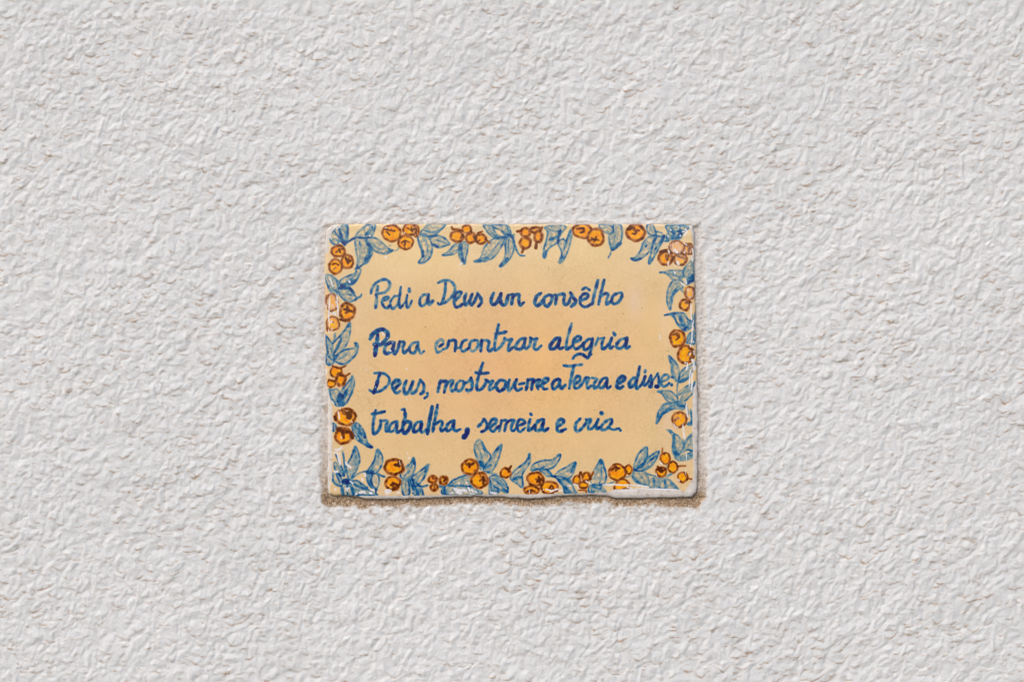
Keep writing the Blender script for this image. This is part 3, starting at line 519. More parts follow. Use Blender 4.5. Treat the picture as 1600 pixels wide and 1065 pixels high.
for mi, (mname, mkind, md) in enumerate(MOTIFS, start=1):
    if mkind == 'leaf':
        p = catmull(pts(md['win'], md['outline']), closed=True)
        sl = box(p, 3)
        sd = poly_sd(GX[sl], GY[sl], p[::2])
        wash = md['fill'] * .86 * sstep(-.5, .5, sd) * (.25 + 1.3 * sstep(-.45, .5, fbm(GX[sl] / 6 + mi, GY[sl] / 6, 77, 3))) 
        # streaks of the loaded brush along the leaf
        ax = p[np.argmax(np.hypot(*(p - p[0]).T))] - p[0]; ax = ax / (np.hypot(*ax) + 1e-6)
        u, v = GX[sl] * ax[0] + GY[sl] * ax[1], -GX[sl] * ax[1] + GY[sl] * ax[0]
        wash = wash * (1 + .45 * gnoise(u / 16 + mi, v / 2.2 + .35 * u / 9, 88))
        add(BLUE, sl, wash.astype(np.float32))
        IDM[sl][sd > -.3] = mi
        n = len(p)
        s2, a, core, dark = brush(p, md['lw'] * 1.5, soft=.85)
        add(BLUE, s2, a * md['line'] * 1.08 * dark * (.62 + .42 * core) * (1 + .8 * gnoise(GX[s2] / 9, GY[s2] / 9, 89)))
        IDM[s2][a > .5] = mi
        for vs, w, d in md['veins']:
            q = catmull(pts(md['win'], vs))
            s2, a, core, dark = brush(q, w * 1.3, soft=.8)
            add(BLUE, s2, a * d * dark * (.6 + .45 * core) * (1 + .5 * gnoise(GX[s2] / 8, GY[s2] / 8, 90)))
            IDM[s2][a > .5] = mi
    elif mkind == 'stem':
        for vs, w, d in md['strokes']:
            s2, a, core, dark = brush(catmull(pts(md['win'], vs)), w * 1.2, soft=.7)
            add(BLUE, s2, a * d * dark * (.8 + .3 * core))
            IDM[s2][a > .5] = mi
    elif mkind == 'word':
        for win, vs, w, d in md['parts']:
            s2, a, core, dark = brush(catmull(pts(win, vs), step=.4), w * 1.3, soft=.5, taper=.15)
            add(BLUE, s2, a * (d * dark * (.68 + .42 * core)))
            IDM[s2][a > .45] = mi
    elif mkind == 'fruit':
        cx, cy, rx, ry = md['c']; w = md['win']
        cx, cy, rx, ry = w[0] + cx / w[2], w[1] + cy / w[2], rx / w[2], ry / w[2]
        th = np.linspace(0, 2 * np.pi, 72, endpoint=False)
        wob = 1 + .09 * gnoise(np.cos(th) * 1.3 + mi * 3.7, np.sin(th) * 1.3, 41) * 2
        ring = np.stack([cx + (rx - md['ring'] / 2) * wob * np.cos(th), cy + (ry - md['ring'] / 2) * wob * np.sin(th)], 1)
        sl = box(ring, 5)
        sd = poly_sd(GX[sl], GY[sl], ring)
        blot = fbm(GX[sl] / 5 + mi, GY[sl] / 5, 43, 3)
        ins = sstep(-.4, .5, sd)
        BLUE[sl] *= 1 - .9 * ins
        BRO[sl] *= 1 - .75 * ins
        ORA[sl] = np.maximum(ORA[sl], sstep(-.2, .9, sd - .6 + blot * 1.2) * (.9 + .3 * blot))
        offx, offy = rs.uniform(-1.6, 1.6, 2)
        sdy = poly_sd(GX[sl] - offx, GY[sl] - offy, ring)
        YEL[sl] = np.maximum(YEL[sl], sstep(-2.2, -.6, sdy) * .75)
        ringc = np.vstack([ring, ring[:2]])
        k0 = rs.randint(len(ring)); ringc = np.roll(ring, k0, 0); ringc = np.vstack([ringc, ringc[:3]])
        s2, a, core, dark = brush(catmull(ringc, step=.5), md['ring'] * 1.28, soft=.8, taper=.1)
        add(BRO, s2, a * md['ringd'] * dark * (.6 + .42 * core) * (1 + .7 * gnoise(GX[s2] / 5, GY[s2] / 5, 91)))
        IDM[sl][sd > -1] = mi
        for vs, wd, d in md['marks']:
            s2, a, core, dark = brush(catmull(pts(w, vs)), wd * 1.12, soft=.7)
            add(BRO, s2, a * d * dark * (.8 + .25 * core))
            IDM[s2][a > .5] = mi
        if md['pale']:
            GLARE[sl] = np.maximum(GLARE[sl], md['pale'] * sstep(-1.5, 1.5, sd) * (.55 + .9 * sstep(-.3, .4, gnoise(GX[sl] / 2.6 + mi, GY[sl] / 6, 44))))
for win, vs, w in GLINT_WEAR:
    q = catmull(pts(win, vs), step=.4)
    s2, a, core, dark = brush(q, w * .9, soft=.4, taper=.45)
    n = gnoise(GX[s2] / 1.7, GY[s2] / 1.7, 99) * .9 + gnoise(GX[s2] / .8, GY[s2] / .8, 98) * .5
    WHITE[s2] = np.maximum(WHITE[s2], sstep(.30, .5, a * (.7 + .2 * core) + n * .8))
DOT = np.zeros((NY, NX), np.float32)
for win, x, y, w in DOTS:
    q = np.array([(win[0] + x / win[2], win[1] + y / win[2])] * 2) + [[0, 0], [.5, .2]]
    s2, a, core, dark = brush(q, w, soft=.4)
    DOT[s2] = np.maximum(DOT[s2], a * .8)
r2 = np.random.RandomState(12)                       # pin holes in the glaze
for _ in range(240):
    q = np.array([(r2.uniform(512, 1084), r2.uniform(354, 770))] * 2) + [[0, 0], [.3, .1]]
    s2, a, core, dark = brush(q, r2.uniform(.5, 1.1), soft=.4)
    DOT[s2] = np.maximum(DOT[s2], a * r2.uniform(.12, .5))

def lut(D, stops):
    xs_ = [s[0] for s in stops]
    return np.stack([np.interp(D, xs_, [s[1][c] for s in stops]) for c in range(3)], -1).astype(np.float32)

big = fbm(GX / 160 + 3, GY / 120, 201, 2)[..., None]
mid = fbm(GX / 22, GY / 22, 202, 3)[..., None]
cen = np.exp(-(((GX - 790) / 190) ** 2 + ((GY - 570) / 110) ** 2))[..., None]
C = np.array([216, 187, 142], np.float32) + cen * np.array([4, -10, -13]) + sstep(470, 380, GY)[..., None] * np.array([4, 7, 9]) + big * np.array([5, 3, -6]) + mid * np.array([4, 3, 3])
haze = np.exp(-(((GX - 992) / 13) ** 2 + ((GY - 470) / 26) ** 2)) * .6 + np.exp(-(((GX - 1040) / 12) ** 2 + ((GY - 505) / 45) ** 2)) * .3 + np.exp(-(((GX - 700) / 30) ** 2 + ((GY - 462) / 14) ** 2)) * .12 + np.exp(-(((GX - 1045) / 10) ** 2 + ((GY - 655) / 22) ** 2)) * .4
haze = (haze * (1 + .5 * gnoise(GX / 3, GY / 7, 203)))[..., None]  # soft reflections on the glaze, painted into its base colour
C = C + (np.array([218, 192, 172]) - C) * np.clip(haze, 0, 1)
D = BLUE * MW * MG
fringe = sstep(.02, .3, D)[..., None]
blue = lut(D, [(0, (176, 172, 150)), (.25, (168, 163, 146)), (.5, (140, 152, 148)), (.75, (94, 132, 150)), (1., (58, 110, 146)), (1.3, (28, 88, 134)), (1.7, (13, 68, 122)), (2.2, (8, 46, 102))])
C = C + (blue - C) * fringe
C = C + (np.array([226, 170, 52]) - C) * (np.clip(YEL, 0, 1) * (1 - .8 * np.clip(D, 0, 1)))[..., None] * .8
o = np.clip(ORA, 0, 1.1)[..., None]
ocol = np.array([242, 150, 4]) + fbm(GX / 7, GY / 7, 205, 3)[..., None] * np.array([24, 42, 14])
C = C + (ocol - C) * np.clip(o * 1.05, 0, .97)
B = BRO * MG * (.8 + .4 * MW)
bro = lut(B, [(0, (196, 140, 84)), (.4, (186, 128, 84)), (.8, (158, 98, 60)), (1.15, (130, 72, 36)), (1.6, (88, 52, 26))])
C = C + (bro - C) * sstep(.05, .45, B)[..., None]
C = C + (np.array([214, 188, 186]) - C) * np.clip(GLARE, 0, .8)[..., None]  # glare on some fruits, painted over their colour
C = C * (1 - .55 * DOT[..., None]) + np.array([60, 45, 40]) * .55 * DOT[..., None]
# the pale unpigmented glaze along the rim
sdp = poly_sd(GX + .8 * gnoise(GX / 4, GY / 4, 207), GY + .8 * gnoise(GX / 4 + 9, GY / 4, 208), TILE_PIG)
rimc = np.array([206, 200, 195]) + fbm(GX / 9, GY / 9, 209, 3)[..., None] * np.array([10, 11, 12])
dirt = (sstep(.25, .5, gnoise(GX / 1.8, GY / 1.8, 210)) * .4 + sstep(.28, .5, gnoise(GX / 7, GY / 7, 211)) * .35)[..., None]
rimc = rimc + (np.array([150, 128, 108]) - rimc) * dirt
C = C + (rimc - C) * sstep(.6, -.6, sdp)[..., None]
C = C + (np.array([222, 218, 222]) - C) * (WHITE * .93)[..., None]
IDM[(sdp < -.2)] = 0
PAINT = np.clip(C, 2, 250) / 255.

GLOSS_LIFT, PAINT_GAIN, HSCALE = 0.02, 1.17, .43
# ================================================================ materials
def new_mat(name):
    m = bpy.data.materials.new(name)
    m.use_nodes = True
    nt = m.node_tree
    return m, nt, nt.nodes['Principled BSDF']

def N(nt, kind, **kw):
    n = nt.nodes.new(kind)
    for k, v in kw.items():
        setattr(n, k, v)
    return n

def noise(nt, vec, scale, detail=3., rough=.55):
    n = N(nt, 'ShaderNodeTexNoise')
    n.inputs['Scale'].default_value = scale
    n.inputs['Detail'].default_value = detail
    n.inputs['Roughness'].default_value = rough
    nt.links.new(vec, n.inputs['Vector'])
    return n.outputs['Fac']

def ramp(nt, fac, stops):
    r = N(nt, 'ShaderNodeValToRGB')
    while len(r.color_ramp.elements) < len(stops):
        r.color_ramp.elements.new(.5)
    for e, (p, c) in zip(r.color_ramp.elements, stops):
        e.position = p
        e.color = (c, c, c, 1) if isinstance(c, (int, float)) else (*c, 1)
    nt.links.new(fac, r.inputs['Fac'])
    return r.outputs['Color']

def mix(nt, fac, a, b, mode='MIX'):
    m = N(nt, 'ShaderNodeMix', data_type='RGBA', blend_type=mode)
    for sock, v in ((m.inputs[0], fac), (m.inputs[6], a), (m.inputs[7], b)):
        if isinstance(v, (int, float)):
            sock.default_value = v
        elif isinstance(v, tuple):
            sock.default_value = (*v, 1)
        else:
            nt.links.new(v, sock)
    return m.outputs[2]

def mathn(nt, op, a, b=None, clamp=False):
    m = N(nt, 'ShaderNodeMath', operation=op)
    m.use_clamp = clamp
    for i, v in enumerate((a, b)):
        if v is None:
            continue
        if isinstance(v, (int, float)):
            m.inputs[i].default_value = v
        else:
            nt.links.new(v, m.inputs[i])
    return m.outputs[0]

# ---- stucco and mortar share one material; per-vertex weights say where mortar and grime lie
mat_wall, nt, bsdf = new_mat("stucco")
tc = N(nt, 'ShaderNodeTexCoord').outputs['Object']
a_mort = N(nt, 'ShaderNodeAttribute', attribute_name='mortar').outputs['Fac']
a_soil = N(nt, 'ShaderNodeAttribute', attribute_name='soil').outputs['Fac']
a_grime = N(nt, 'ShaderNodeAttribute', attribute_name='grime').outputs['Fac']
fine = noise(nt, tc, 2400, 4, .75)
grain = noise(nt, tc, 900, 4, .65)
patch = noise(nt, tc, 9, 3, .5)
hue = noise(nt, tc, 55, 2, .5)
white = mix(nt, ramp(nt, patch, ((.35, 0.), (.65, 1.))), (.785, .80, .80), (.82, .832, .832))
white = mix(nt, mathn(nt, 'MULTIPLY', ramp(nt, hue, ((.5, 0.), (.72, 1.))), .35), white, (.80, .785, .778))
white = mix(nt, mathn(nt, 'MULTIPLY', ramp(nt, noise(nt, tc, 1500, 4, .7), ((.55, 0.), (.70, 1.))), .5), white, (.60, .57, .545))
# grime in the creases: ochre to grey brown
gcol = mix(nt, ramp(nt, noise(nt, tc, 120, 2), ((.38, 0.), (.62, 1.))), (.44, .25, .12), (.40, .29, .18))
gf = mathn(nt, 'MULTIPLY', a_grime, ramp(nt, grain, ((.3, .55), (.6, 1.))), True)
col = mix(nt, gf, white, gcol)
# mortar: sandy, speckled
m1 = mix(nt, ramp(nt, noise(nt, tc, 1300, 3, .7), ((.43, 0.), (.56, 1.))), (.66, .61, .565), (.77, .735, .70))
m1 = mix(nt, ramp(nt, noise(nt, tc, 700, 3, .7), ((.62, 0.), (.68, .6))), m1, (.36, .26, .18))
s1 = mix(nt, ramp(nt, noise(nt, tc, 1200, 3, .75), ((.43, 0.), (.54, 1.))), (.19, .115, .06), (.48, .335, .21))
s1 = mix(nt, ramp(nt, noise(nt, tc, 900, 3, .7), ((.55, 0.), (.60, 1.))), s1, (.66, .52, .40))
m2 = mix(nt, a_soil, m1, s1)
col = mix(nt, a_mort, col, m2)
nt.links.new(col, bsdf.inputs['Base Color'])
bsdf.inputs['Roughness'].default_value = .85
bsdf.inputs['Specular IOR Level'].default_value = .25
bmp = N(nt, 'ShaderNodeBump')
bmp.inputs['Strength'].default_value = .9
bmp.inputs['Distance'].default_value = .0005
nt.links.new(mathn(nt, 'ADD', fine, grain), bmp.inputs['Height'])
nt.links.new(bmp.outputs[0], bsdf.inputs['Normal'])

# ---- glazed tile: the brushwork is generated above, crazing and gloss are nodes
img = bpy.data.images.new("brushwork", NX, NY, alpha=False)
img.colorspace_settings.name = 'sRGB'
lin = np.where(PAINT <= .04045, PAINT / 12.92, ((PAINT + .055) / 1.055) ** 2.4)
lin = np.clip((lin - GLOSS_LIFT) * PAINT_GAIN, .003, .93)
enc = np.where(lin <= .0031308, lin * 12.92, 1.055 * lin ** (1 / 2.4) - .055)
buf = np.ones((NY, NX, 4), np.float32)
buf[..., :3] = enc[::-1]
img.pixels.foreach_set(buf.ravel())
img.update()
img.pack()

TD = CAM_D - .0016                   # tile face stands 1.6 mm proud of the wall
TK = K * TD / CAM_D                  # metres per drawing unit on the tile face
TBASE = (800 - 800) * TK, (532.5 - 780) * TK

mat_tile, nt, bsdf = new_mat("painted_glaze")
tco = N(nt, 'ShaderNodeTexCoord').outputs['Object']
sep = N(nt, 'ShaderNodeSeparateXYZ'); nt.links.new(tco, sep.inputs[0])
# tile-local x, z (metres) -> picture u, v
uu = mathn(nt, 'ADD', mathn(nt, 'MULTIPLY', sep.outputs[0], 1 / (TK * PW)), (800 - PX0) / PW)
vv = mathn(nt, 'ADD', mathn(nt, 'MULTIPLY', sep.outputs[2], 1 / (TK * PH)), 1 - (780 - PY0) / PH)
comb = N(nt, 'ShaderNodeCombineXYZ'); nt.links.new(uu, comb.inputs[0]); nt.links.new(vv, comb.inputs[1])
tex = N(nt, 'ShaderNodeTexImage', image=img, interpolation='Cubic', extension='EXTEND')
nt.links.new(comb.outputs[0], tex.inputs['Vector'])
# crazing of the old glaze
wob = N(nt, 'ShaderNodeTexNoise'); wob.inputs['Scale'].default_value = 260; nt.links.new(tco, wob.inputs['Vector'])
vm = N(nt, 'ShaderNodeVectorMath', operation='MULTIPLY_ADD'); nt.links.new(wob.outputs['Color'], vm.inputs[0]); vm.inputs[1].default_value = (.0042,) * 3; nt.links.new(tco, vm.inputs[2])
flat = N(nt, 'ShaderNodeVectorMath', operation='MULTIPLY'); nt.links.new(vm.outputs[0], flat.inputs[0]); flat.inputs[1].default_value = (1, 0, 1)
vor = N(nt, 'ShaderNodeTexVoronoi', feature='DISTANCE_TO_EDGE'); vor.inputs['Scale'].default_value = 340; nt.links.new(flat.outputs[0], vor.inputs['Vector'])
crack = ramp(nt, vor.outputs['Distance'], ((.0, 1.), (.07, 0.)))
crack = mathn(nt, 'MULTIPLY', crack, ramp(nt, noise(nt, tco, 45, 3), ((.40, .08), (.66, 1.))))
base = mix(nt, crack, tex.outputs['Color'], (.87, .84, .74), 'MULTIPLY')
speck = noise(nt, tco, 2600, 2, .6)
base = mix(nt, ramp(nt, speck, ((.3, .5), (.48, 0.))), base, (.75, .72, .66), 'MULTIPLY')
base = mix(nt, mathn(nt, 'MULTIPLY', ramp(nt, noise(nt, tco, 1500, 2, .6), ((.52, 0.), (.72, 1.))), .35), base, (1.12, 1.12, 1.15), 'MULTIPLY')
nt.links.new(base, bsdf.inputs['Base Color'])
bsdf.inputs['Roughness'].default_value = .14
bsdf.inputs['IOR'].default_value = 1.5
bmp = N(nt, 'ShaderNodeBump'); bmp.inputs['Strength'].default_value = .35; bmp.inputs['Distance'].default_value = .0003
h1 = noise(nt, tco, 60, 2, .4)
h2 = mathn(nt, 'MULTIPLY', noise(nt, tco, 420, 2, .5), .12)
h3 = mathn(nt, 'MULTIPLY', ramp(nt, vor.outputs['Distance'], ((0., 0.), (.08, 1.))), .015)
nt.links.new(mathn(nt, 'ADD', mathn(nt, 'ADD', h1, h2), h3), bmp.inputs['Height'])
nt.links.new(bmp.outputs[0], bsdf.inputs['Normal'])

# ================================================================ meshes from height fields
def grid_mesh(name, X, Y, Z, faces_rc, mat, normals=None, attrs=None, extra=None):
    """X, Y, Z: 2-D vertex arrays; faces_rc: (row, col) of the quads that belong to this mesh"""
    rows, cols = faces_rc
    W = X.shape[1]
    v0 = rows * W + cols
    quads = np.stack([v0 + W, v0 + W + 1, v0 + 1, v0], 1)            # seen from -y
    used, inv = np.unique(quads.ravel(), return_inverse=True)
    co = np.stack([X.ravel()[used], Y.ravel()[used], Z.ravel()[used]], 1).astype(np.float32)
    f = inv.reshape(-1, 4).astype(np.int32)
    if extra is not None:                                           # extra vertices and quads (sides, back)
        ev, ef_grid = extra
        base_i = len(co)
        lookup = np.full(X.size, -1, np.int64); lookup[used] = np.arange(len(used))
        co = np.vstack([co, ev])
        ef = np.array([[lookup[i] if i >= 0 else base_i + (-i - 1) for i in q] for q in ef_grid], np.int32)
        f = np.vstack([f, ef])
    me = bpy.data.meshes.new(name)
    me.vertices.add(len(co)); me.vertices.foreach_set('co', co.ravel())
    me.loops.add(f.size); me.loops.foreach_set('vertex_index', f.ravel())
    me.polygons.add(len(f))
    me.polygons.foreach_set('loop_start', np.arange(0, f.size, 4, dtype=np.int32))
    me.polygons.foreach_set('loop_total', np.full(len(f), 4, np.int32))
    me.polygons.foreach_set('use_smooth', np.ones(len(f), bool))
    me.update(calc_edges=True)
    if attrs:
        for k, v in attrs.items():
            at = me.attributes.new(k, 'FLOAT', 'POINT')
            vals = np.zeros(len(co), np.float32); vals[:len(used)] = v.ravel()[used]
            at.data.foreach_set('value', vals)
    if normals is not None:
        nn = np.zeros((len(co), 3), np.float32); nn[:] = (0, 1, 0)
        nn[:len(used)] = np.stack([n.ravel()[used] for n in normals], 1)
        me.normals_split_custom_set_from_vertices(nn)
    me.materials.append(mat)
    return me

def link(name, me, parent=None, loc=(0, 0, 0)):
    o = bpy.data.objects.new(name, me)
    scene.collection.objects.link(o)
    o.parent = parent
    o.location = loc
    return o

def height_normals(xs, zs, depth):
    """normals of the surface y = -depth(x, z)"""
    dz, dx = np.gradient(depth, zs, xs)
    n = np.stack([-dx, -np.ones_like(dx), -dz], -1)
    # surface point (x, -h, z): outward normal towards -y is (-(dh/dx)*1, -1, -(dh/dz))
    n /= np.linalg.norm(n, axis=-1, keepdims=True)
    return n[..., 0], n[..., 1], n[..., 2]

# ---------------------------------------------------------------- the stucco wall
def axis_lines(lo, hi, step, far, top=14.):
    c = list(np.arange(lo, hi + step, step))
    s, v, out = step, c[-1], []
    while v < hi + far:
        s = min(s * 1.06, top); v += s; out.append(v)
    s, v, pre = step, c[0], []
    while v > lo - far:
        s = min(s * 1.06, top); v -= s; pre.append(v)
    return np.array(pre[::-1] + c + out, np.float32)

wx = axis_lines(-20, 1620, 1.75, 760)
wy = axis_lines(-20, 1085, 1.75, 620)
WX_, WY_ = np.meshgrid(wx, wy)

def lips(x, y, cw, ch, seed, L0, L1):
    """short sagging lips of wet plaster: each bulges a little and drops sharply on its lower side.
    returns relief, and where dirt settles under a lip"""
    r = np.random.RandomState(seed)
    tab = [r.rand(256, 256).astype(np.float32) for _ in range(6)]
    gx_, gy_ = x / cw, y / ch
    xi, yi = np.floor(gx_).astype(np.int32), np.floor(gy_).astype(np.int32)
    hh = np.zeros(x.shape, np.float32); dd = np.zeros(x.shape, np.float32)
    for ox in (-1, 0, 1):
        for oy in (-1, 0, 1):
            a, b = (xi + ox) & 255, (yi + oy) & 255
            du = (gx_ - xi - ox - tab[0][a, b]) * cw
            dv = (gy_ - yi - oy - tab[1][a, b]) * ch
            L = L0 + (L1 - L0) * tab[2][a, b]
            curve = -.14 * (tab[3][a, b] - .15) * du * du / (1 + .12 * np.abs(du))
            v = dv - curve - (tab[4][a, b] - .5) * .45 * du
            w = np.exp(-(du / L) ** 2) * np.exp(-(dv / (ch * .75)) ** 4)
            s = np.where(v < 0, np.exp(np.minimum(v, 0) / 3.4), 1 - 1.55 * sstep(0, 1.5, v) * np.exp(-np.maximum(v, 0) / 4.))
            s = np.where(v > 0, (1 - sstep(0, 1.3, v)) - .62 * sstep(0, 1.3, v) * np.exp(-np.maximum(v - 1.3, 0) / 2.2), s)
            st = .25 + .95 * tab[5][a, b] ** 1.5
            hh += w * st * s
            dirty = sstep(.58, .78, tab[3][a, b] * .5 + tab[5][a, b] * .62)
            dd = np.maximum(dd, np.exp(-(du / L) ** 2) * np.exp(-((v - 1.0) / 1.05) ** 2) * dirty)
    return hh, dd

def pebbles(x, y, cw, ch, seed, rr=.5):
    """round grains of plaster that melt into each other"""
    r = np.random.RandomState(seed)
    tab = [r.rand(256, 256).astype(np.float32) for _ in range(4)]
    gx_, gy_ = x / cw, y / ch
    xi, yi = np.floor(gx_).astype(np.int32), np.floor(gy_).astype(np.int32)
    top = np.zeros(x.shape, np.float32); sm = np.zeros(x.shape, np.float32)
    for ox in (-1, 0, 1):
        for oy in (-1, 0, 1):
            a, b = (xi + ox) & 255, (yi + oy) & 255
            du = gx_ - xi - ox - tab[0][a, b]
            dv = gy_ - yi - oy - tab[1][a, b]
            R = rr * (.7 + .6 * tab[2][a, b])
            q = np.maximum(0, 1 - (du * du + dv * dv) / (R * R * 2.6)) ** 1.5 * (.45 + .75 * tab[3][a, b])
            top = np.maximum(top, q); sm += q
    return .65 * top + .35 * sm

def stucco_height(x, y):
    """relief of the sprayed and dragged coat, in drawing units (1 = 0.35 mm)"""
    u = x + 4 * gnoise(x / 30, y / 30, 301) * 2 + 1.0 * gnoise(x / 9, y / 9, 303) * 2
    v = y + 4 * gnoise(x / 30 + 9, y / 30, 302) * 2 + 1.0 * gnoise(x / 9, y / 9 + 5, 304) * 2
    # the drag of the trowel rises towards the right
    a = u + .20 * v
    b = v + 0.00007 * np.clip(u - 450, 0, 2200) ** 2 * np.where(u > 450, 1, 0)
    a, b = a * 1.17, b * 1.17
    rough = .75 + .6 * sstep(-.4, .4, gnoise(x / 130, y / 110, 347))  # calmer and rougher patches
    p1 = pebbles(a, b, 10.5, 14, 310)
    p2 = pebbles(a + 31, b + 17, 6.2, 7.6, 320)
    p3 = pebbles(a + 11, b + 57, 19, 25, 325)
    h = 2.7 * p1 + 1.5 * p2 * rough + 1.5 * p3
    h = h + .9 * gnoise(a / 24, b / 30, 340) * 2 + 1.2 * gnoise(a / 75, b / 60, 341) * 2
    h = h + .22 * gnoise(a / 4.4, b / 4.4, 342) * 2 * rough + .22 * gnoise(a / 2.1, b / 2.3, 343) * 2 * rough
    l1, d1 = lips(a, b, 14, 12, 351, 3., 7.)
    l2, d2 = lips(a + 7, b + 5, 11, 9, 352, 2., 4.2)
    l3, d3 = lips(a + 3, b + 9, 27, 21, 356, 6., 12.)
    h = h + .62 * l1 + .3 * l2 * rough + .95 * l3
    d1 = np.maximum(d1 * .7, d3)
    return h, d1, d2

H, D1, D2 = stucco_height(WX_, WY_)
def blur(a, k):
    a = a.copy()
    for ax in (0, 1):
        for _ in range(2):
            c = np.cumsum(np.pad(a, [(k + 1, k) if i == ax else (0, 0) for i in (0, 1)], 'edge'), axis=ax, dtype=np.float64)
            a = (np.take(c, range(2 * k + 1, c.shape[ax]), ax) - np.take(c, range(0, c.shape[ax] - 2 * k - 1), ax)) / (2 * k + 1)
            a = a.astype(np.float32)
    return a
H = .8 * H + .2 * blur(H, 1)                       # a coat of paint has softened it
Hs = blur(H, 1)
hollow = blur(H, 5) - Hs                             # deep places
big_m = .45 + .55 * sstep(-.35, .25, gnoise(WX_ / 190, WY_ / 150, 353))
speckle = .45 + .55 * sstep(-.3, .2, gnoise(WX_ / 5, WY_ / 3, 354))
grime = np.clip((D1 * 2.1 + D2 * .5) * big_m * speckle, 0, 1)

SDW = poly_sd(WX_ + 1.2 * gnoise(WX_ / 10, WY_ / 10, 360), WY_ + 1.2 * gnoise(WX_ / 10 + 5, WY_ / 10, 361), TILE_OUT)
SDT = poly_sd(WX_, WY_, TILE_OUT)
# width and level of the mortar joint on each side of the tile
side_b = sstep(763, 780, WY_ + .6 * gnoise(WX_ / 8, WY_ / 8, 359)) * sstep(497, 508, WX_) * sstep(1110, 1094, WX_) ; side_t = sstep(356, 350, WY_)
side_l = sstep(516, 508, WX_) ; side_r = sstep(1080, 1088, WX_)
jw = np.full(WX_.shape, 6., np.float32)
jw = jw + side_b * (5.5 + 8 * sstep(600, 520, WX_) + 6 * sstep(1000, 1080, WX_)) + side_l * (2.5 + 3 * sstep(560, 700, WY_)) * (1 - side_b) + side_r * (9 - 5 * sstep(420, 360, WY_)) * (1 - side_b)
jw = jw + 3.4 * gnoise(WX_ / 18, WY_ / 18, 362) * 2 + 2.0 * gnoise(WX_ / 6, WY_ / 6, 363) * 2
mort = sstep(-4., 4., SDW + jw)
# joint level in drawing units relative to the wall's mean surface
jl = -.9 + side_t * 2.7 - side_b * 1.0 * sstep(0, 10, jw + SDW) - side_r * (1 - side_t) * .9 * sstep(0, 6, jw + SDW) + .3 * side_l
sand = (.5 + .5 * side_b) * gnoise(WX_ / 2.4, WY_ / 2.4, 364) * 2 + .6 * gnoise(WX_ / 6, WY_ / 5, 365) * 2
ragged = 4 * gnoise(WX_ / 9, WY_ / 7, 366) * 2 + 2.5 * gnoise(WX_ / 3.2, WY_ / 3, 368) * 2
soil = side_b * sstep(-22, -15, SDW + ragged)
soil = soil + (side_l * .7 + side_r * .75) * sstep(-5., -2., SDW + ragged * .5) * sstep(-.05, .25, gnoise(WX_ / 14, WY_ / 26, 369)) * sstep(540, 640, WY_)
soil = soil + (side_l * sstep(640, 780, WY_) + side_r * sstep(700, 775, WY_)) * .6
soil = soil + (side_t * .3 + side_l * .5 + side_r * .5) * sstep(.22, .42, gnoise(WX_ / 3.5, WY_ / 5, 370))
soil = np.clip(soil, 0, 1)
H = H * HSCALE - 1.2
Hw = H * (1 - mort) + (jl + sand) * mort
# under the tile the bed drops away, so that the tile sits in a pocket
Hw = Hw + sstep(1.5, 6., SDT) * (-22 - Hw)
grime = grime * (1 - mort)
halo = sstep(-40, -14, SDW) * (1 - mort) * (.22 + side_b * .78) * sstep(-.1, .4, gnoise(WX_ / 6, WY_ / 4, 367)) 
grime = np.clip(grime + halo * sstep(-.6, .9, hollow), 0, 1)

Xw = ((WX_ - 800) * K).astype(np.float32); Zw = ((532.5 - WY_) * K).astype(np.float32)
Yw = (-Hw * K).astype(np.float32)
nr, nc = Hw.shape
fm = mort[:-1, :-1] > .5
r_, c_ = np.nonzero(~fm)
# sides and back give the wall its thickness
ev, ef = [], []
back_y = .12
border = [(0, c) for c in range(nc)] + [(r, nc - 1) for r in range(1, nr)] + [(nr - 1, c) for c in range(nc - 2, -1, -1)] + [(r, 0) for r in range(nr - 2, 0, -1)]
for r, c in border:
    ev.append((Xw[r, c], back_y, Zw[r, c]))
nb = len(border)
for i in range(nb):
    j = (i + 1) % nb
    (r0, c0), (r1, c1) = border[i], border[j]
    ef.append((r0 * nc + c0, r1 * nc + c1, -(j + 1), -(i + 1)))
ki = {border[i]: i for i in range(nb)}
ef.append(tuple(-(ki[k] + 1) for k in ((0, 0), (0, nc - 1), (nr - 1, nc - 1), (nr - 1, 0))))
attrs = dict(mortar=mort, soil=soil, grime=grime)
wall_me = grid_mesh('wall', Xw, Yw, Zw, (r_, c_), mat_wall, attrs=attrs, extra=(np.array(ev, np.float32), ef))
wall = link('wall', wall_me)
wall['kind'] = 'structure'
wall['label'] = 'white lumpy stucco wall with small brown dirt marks in its creases'
r_, c_ = np.nonzero(fm)
mj = link('mortar_joint', grid_mesh('mortar_joint', Xw, Yw, Zw, (r_, c_), mat_wall, attrs=attrs), wall)
mj['label'] = 'sandy brown and beige mortar strip round the tile'

# ---------------------------------------------------------------- the tile
tx = np.arange(502, 1097.1, 1.0, dtype=np.float32); ty = np.arange(345, 785.1, 1.0, dtype=np.float32)
TX, TY = np.meshgrid(tx, ty)
sdw = poly_sd(TX + 1.1 * gnoise(TX / 12, TY / 12, 401) + .5 * gnoise(TX / 4, TY / 4, 407), TY + 1.1 * gnoise(TX / 12 + 3, TY / 12, 402) + .5 * gnoise(TX / 4, TY / 4, 408), TILE_OUT)
chip = sstep(.42, .62, gnoise(TX / 7, TY / 7, 409)) * sstep(5, 1, sdw)              # small chips knocked off the rim
bot = sstep(755, 775, TY); rgt = sstep(1070, 1085, TX); lft = sstep(525, 512, TX) * sstep(590, 640, TY)
R = 3.2 + 4.2 * np.maximum(np.maximum(bot, rgt * .9), lft) + .8 * gnoise(TX / 40, TY / 40, 403) * 2
s = np.clip(sdw, 0, R)
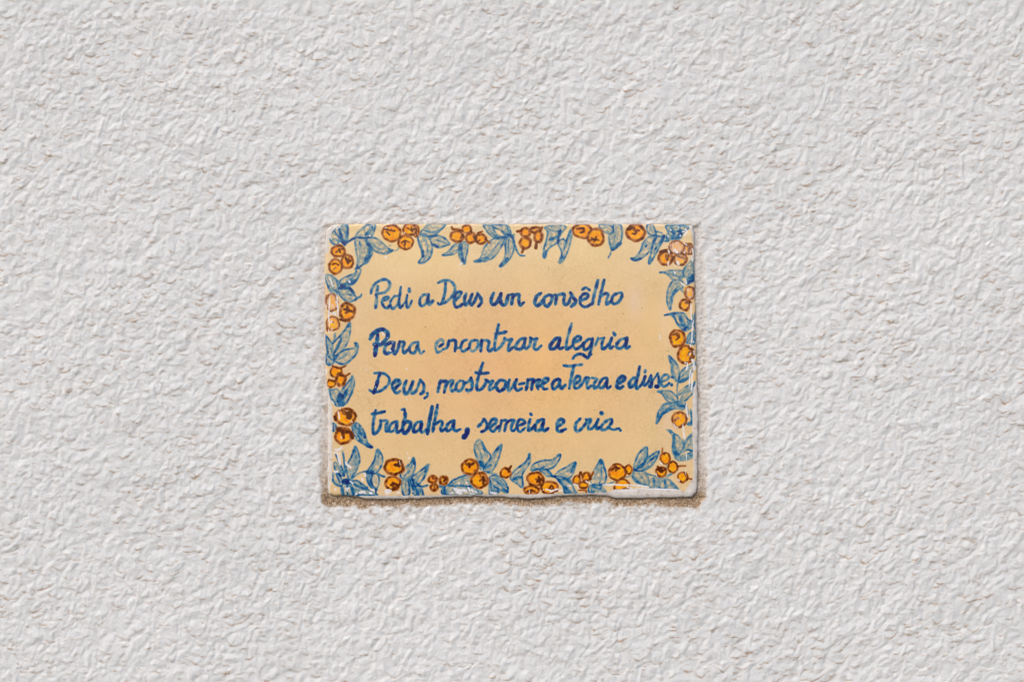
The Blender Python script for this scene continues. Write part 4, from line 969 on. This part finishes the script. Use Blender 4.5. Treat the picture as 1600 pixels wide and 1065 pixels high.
round_drop = R * .42 * (1 - np.sqrt(np.clip(1 - (1 - s / R) ** 2, 0, 1)))
hf = 3.7 + .35 * gnoise(TX / 70, TY / 70, 404) * 2 - round_drop - np.clip(-sdw, 0, 4) * 6
ridge = .16 * gnoise(TX / 16, TY / 9, 405) * 2 * sstep(26, 6, sdw)            # the glaze pooled unevenly near the rim
hf = hf + ridge * sstep(0, 4, sdw) - 1.1 * chip
root = bpy.data.objects.new('ceramic_tile', None)
scene.collection.objects.link(root)
root.empty_display_size = .02
root.location = (TBASE[0], 0, TBASE[1])
root['label'] = 'glazed tan tile with four blue handwritten lines and orange fruit border, set in white wall'
root['category'] = 'wall tile'
Xt = ((TX - 800) * TK).astype(np.float32); Zt = ((780 - TY) * TK).astype(np.float32); Yt = (-hf * K).astype(np.float32)
nrm = height_normals(Xt[0].astype(np.float64), Zt[:, 0].astype(np.float64), (hf * K).astype(np.float64))
# who owns each cell of the face
cx_i = np.clip(((TX[:-1, :-1] + .5 - PX0) * PS).astype(int), 0, NX - 1); cy_i = np.clip(((TY[:-1, :-1] + .5 - PY0) * PS).astype(int), 0, NY - 1)
own = IDM[cy_i, cx_i]
nr, nc = hf.shape
r_, c_ = np.nonzero(own == 0)
ev, ef = [], []
border = [(0, c) for c in range(nc)] + [(r, nc - 1) for r in range(1, nr)] + [(nr - 1, c) for c in range(nc - 2, -1, -1)] + [(r, 0) for r in range(nr - 2, 0, -1)]
for i, (r, c) in enumerate(border):
    ev.append((Xt[r, c], .0068, Zt[r, c]))
nb = len(border)
for i in range(nb):
    j = (i + 1) % nb
    (r0, c0), (r1, c1) = border[i], border[j]
    ef.append((r0 * nc + c0, r1 * nc + c1, -(j + 1), -(i + 1)))
ki = {border[i]: i for i in range(nb)}
ef.append(tuple(-(ki[k] + 1) for k in ((0, 0), (0, nc - 1), (nr - 1, nc - 1), (nr - 1, 0))))
link('tile_body', grid_mesh('tile_body', Xt, Yt, Zt, (r_, c_), mat_tile, normals=nrm, extra=(np.array(ev, np.float32), ef)), root)
for mi, (mname, mkind, md) in enumerate(MOTIFS, start=1):
    r_, c_ = np.nonzero(own == mi)
    if len(r_) < 6:
        continue
    o = link(mname, grid_mesh(mname, Xt, Yt, Zt, (r_, c_), mat_tile, normals=nrm), root)
    if mkind == 'word':
        o['label'] = 'blue handwritten "%s"' % md['text']
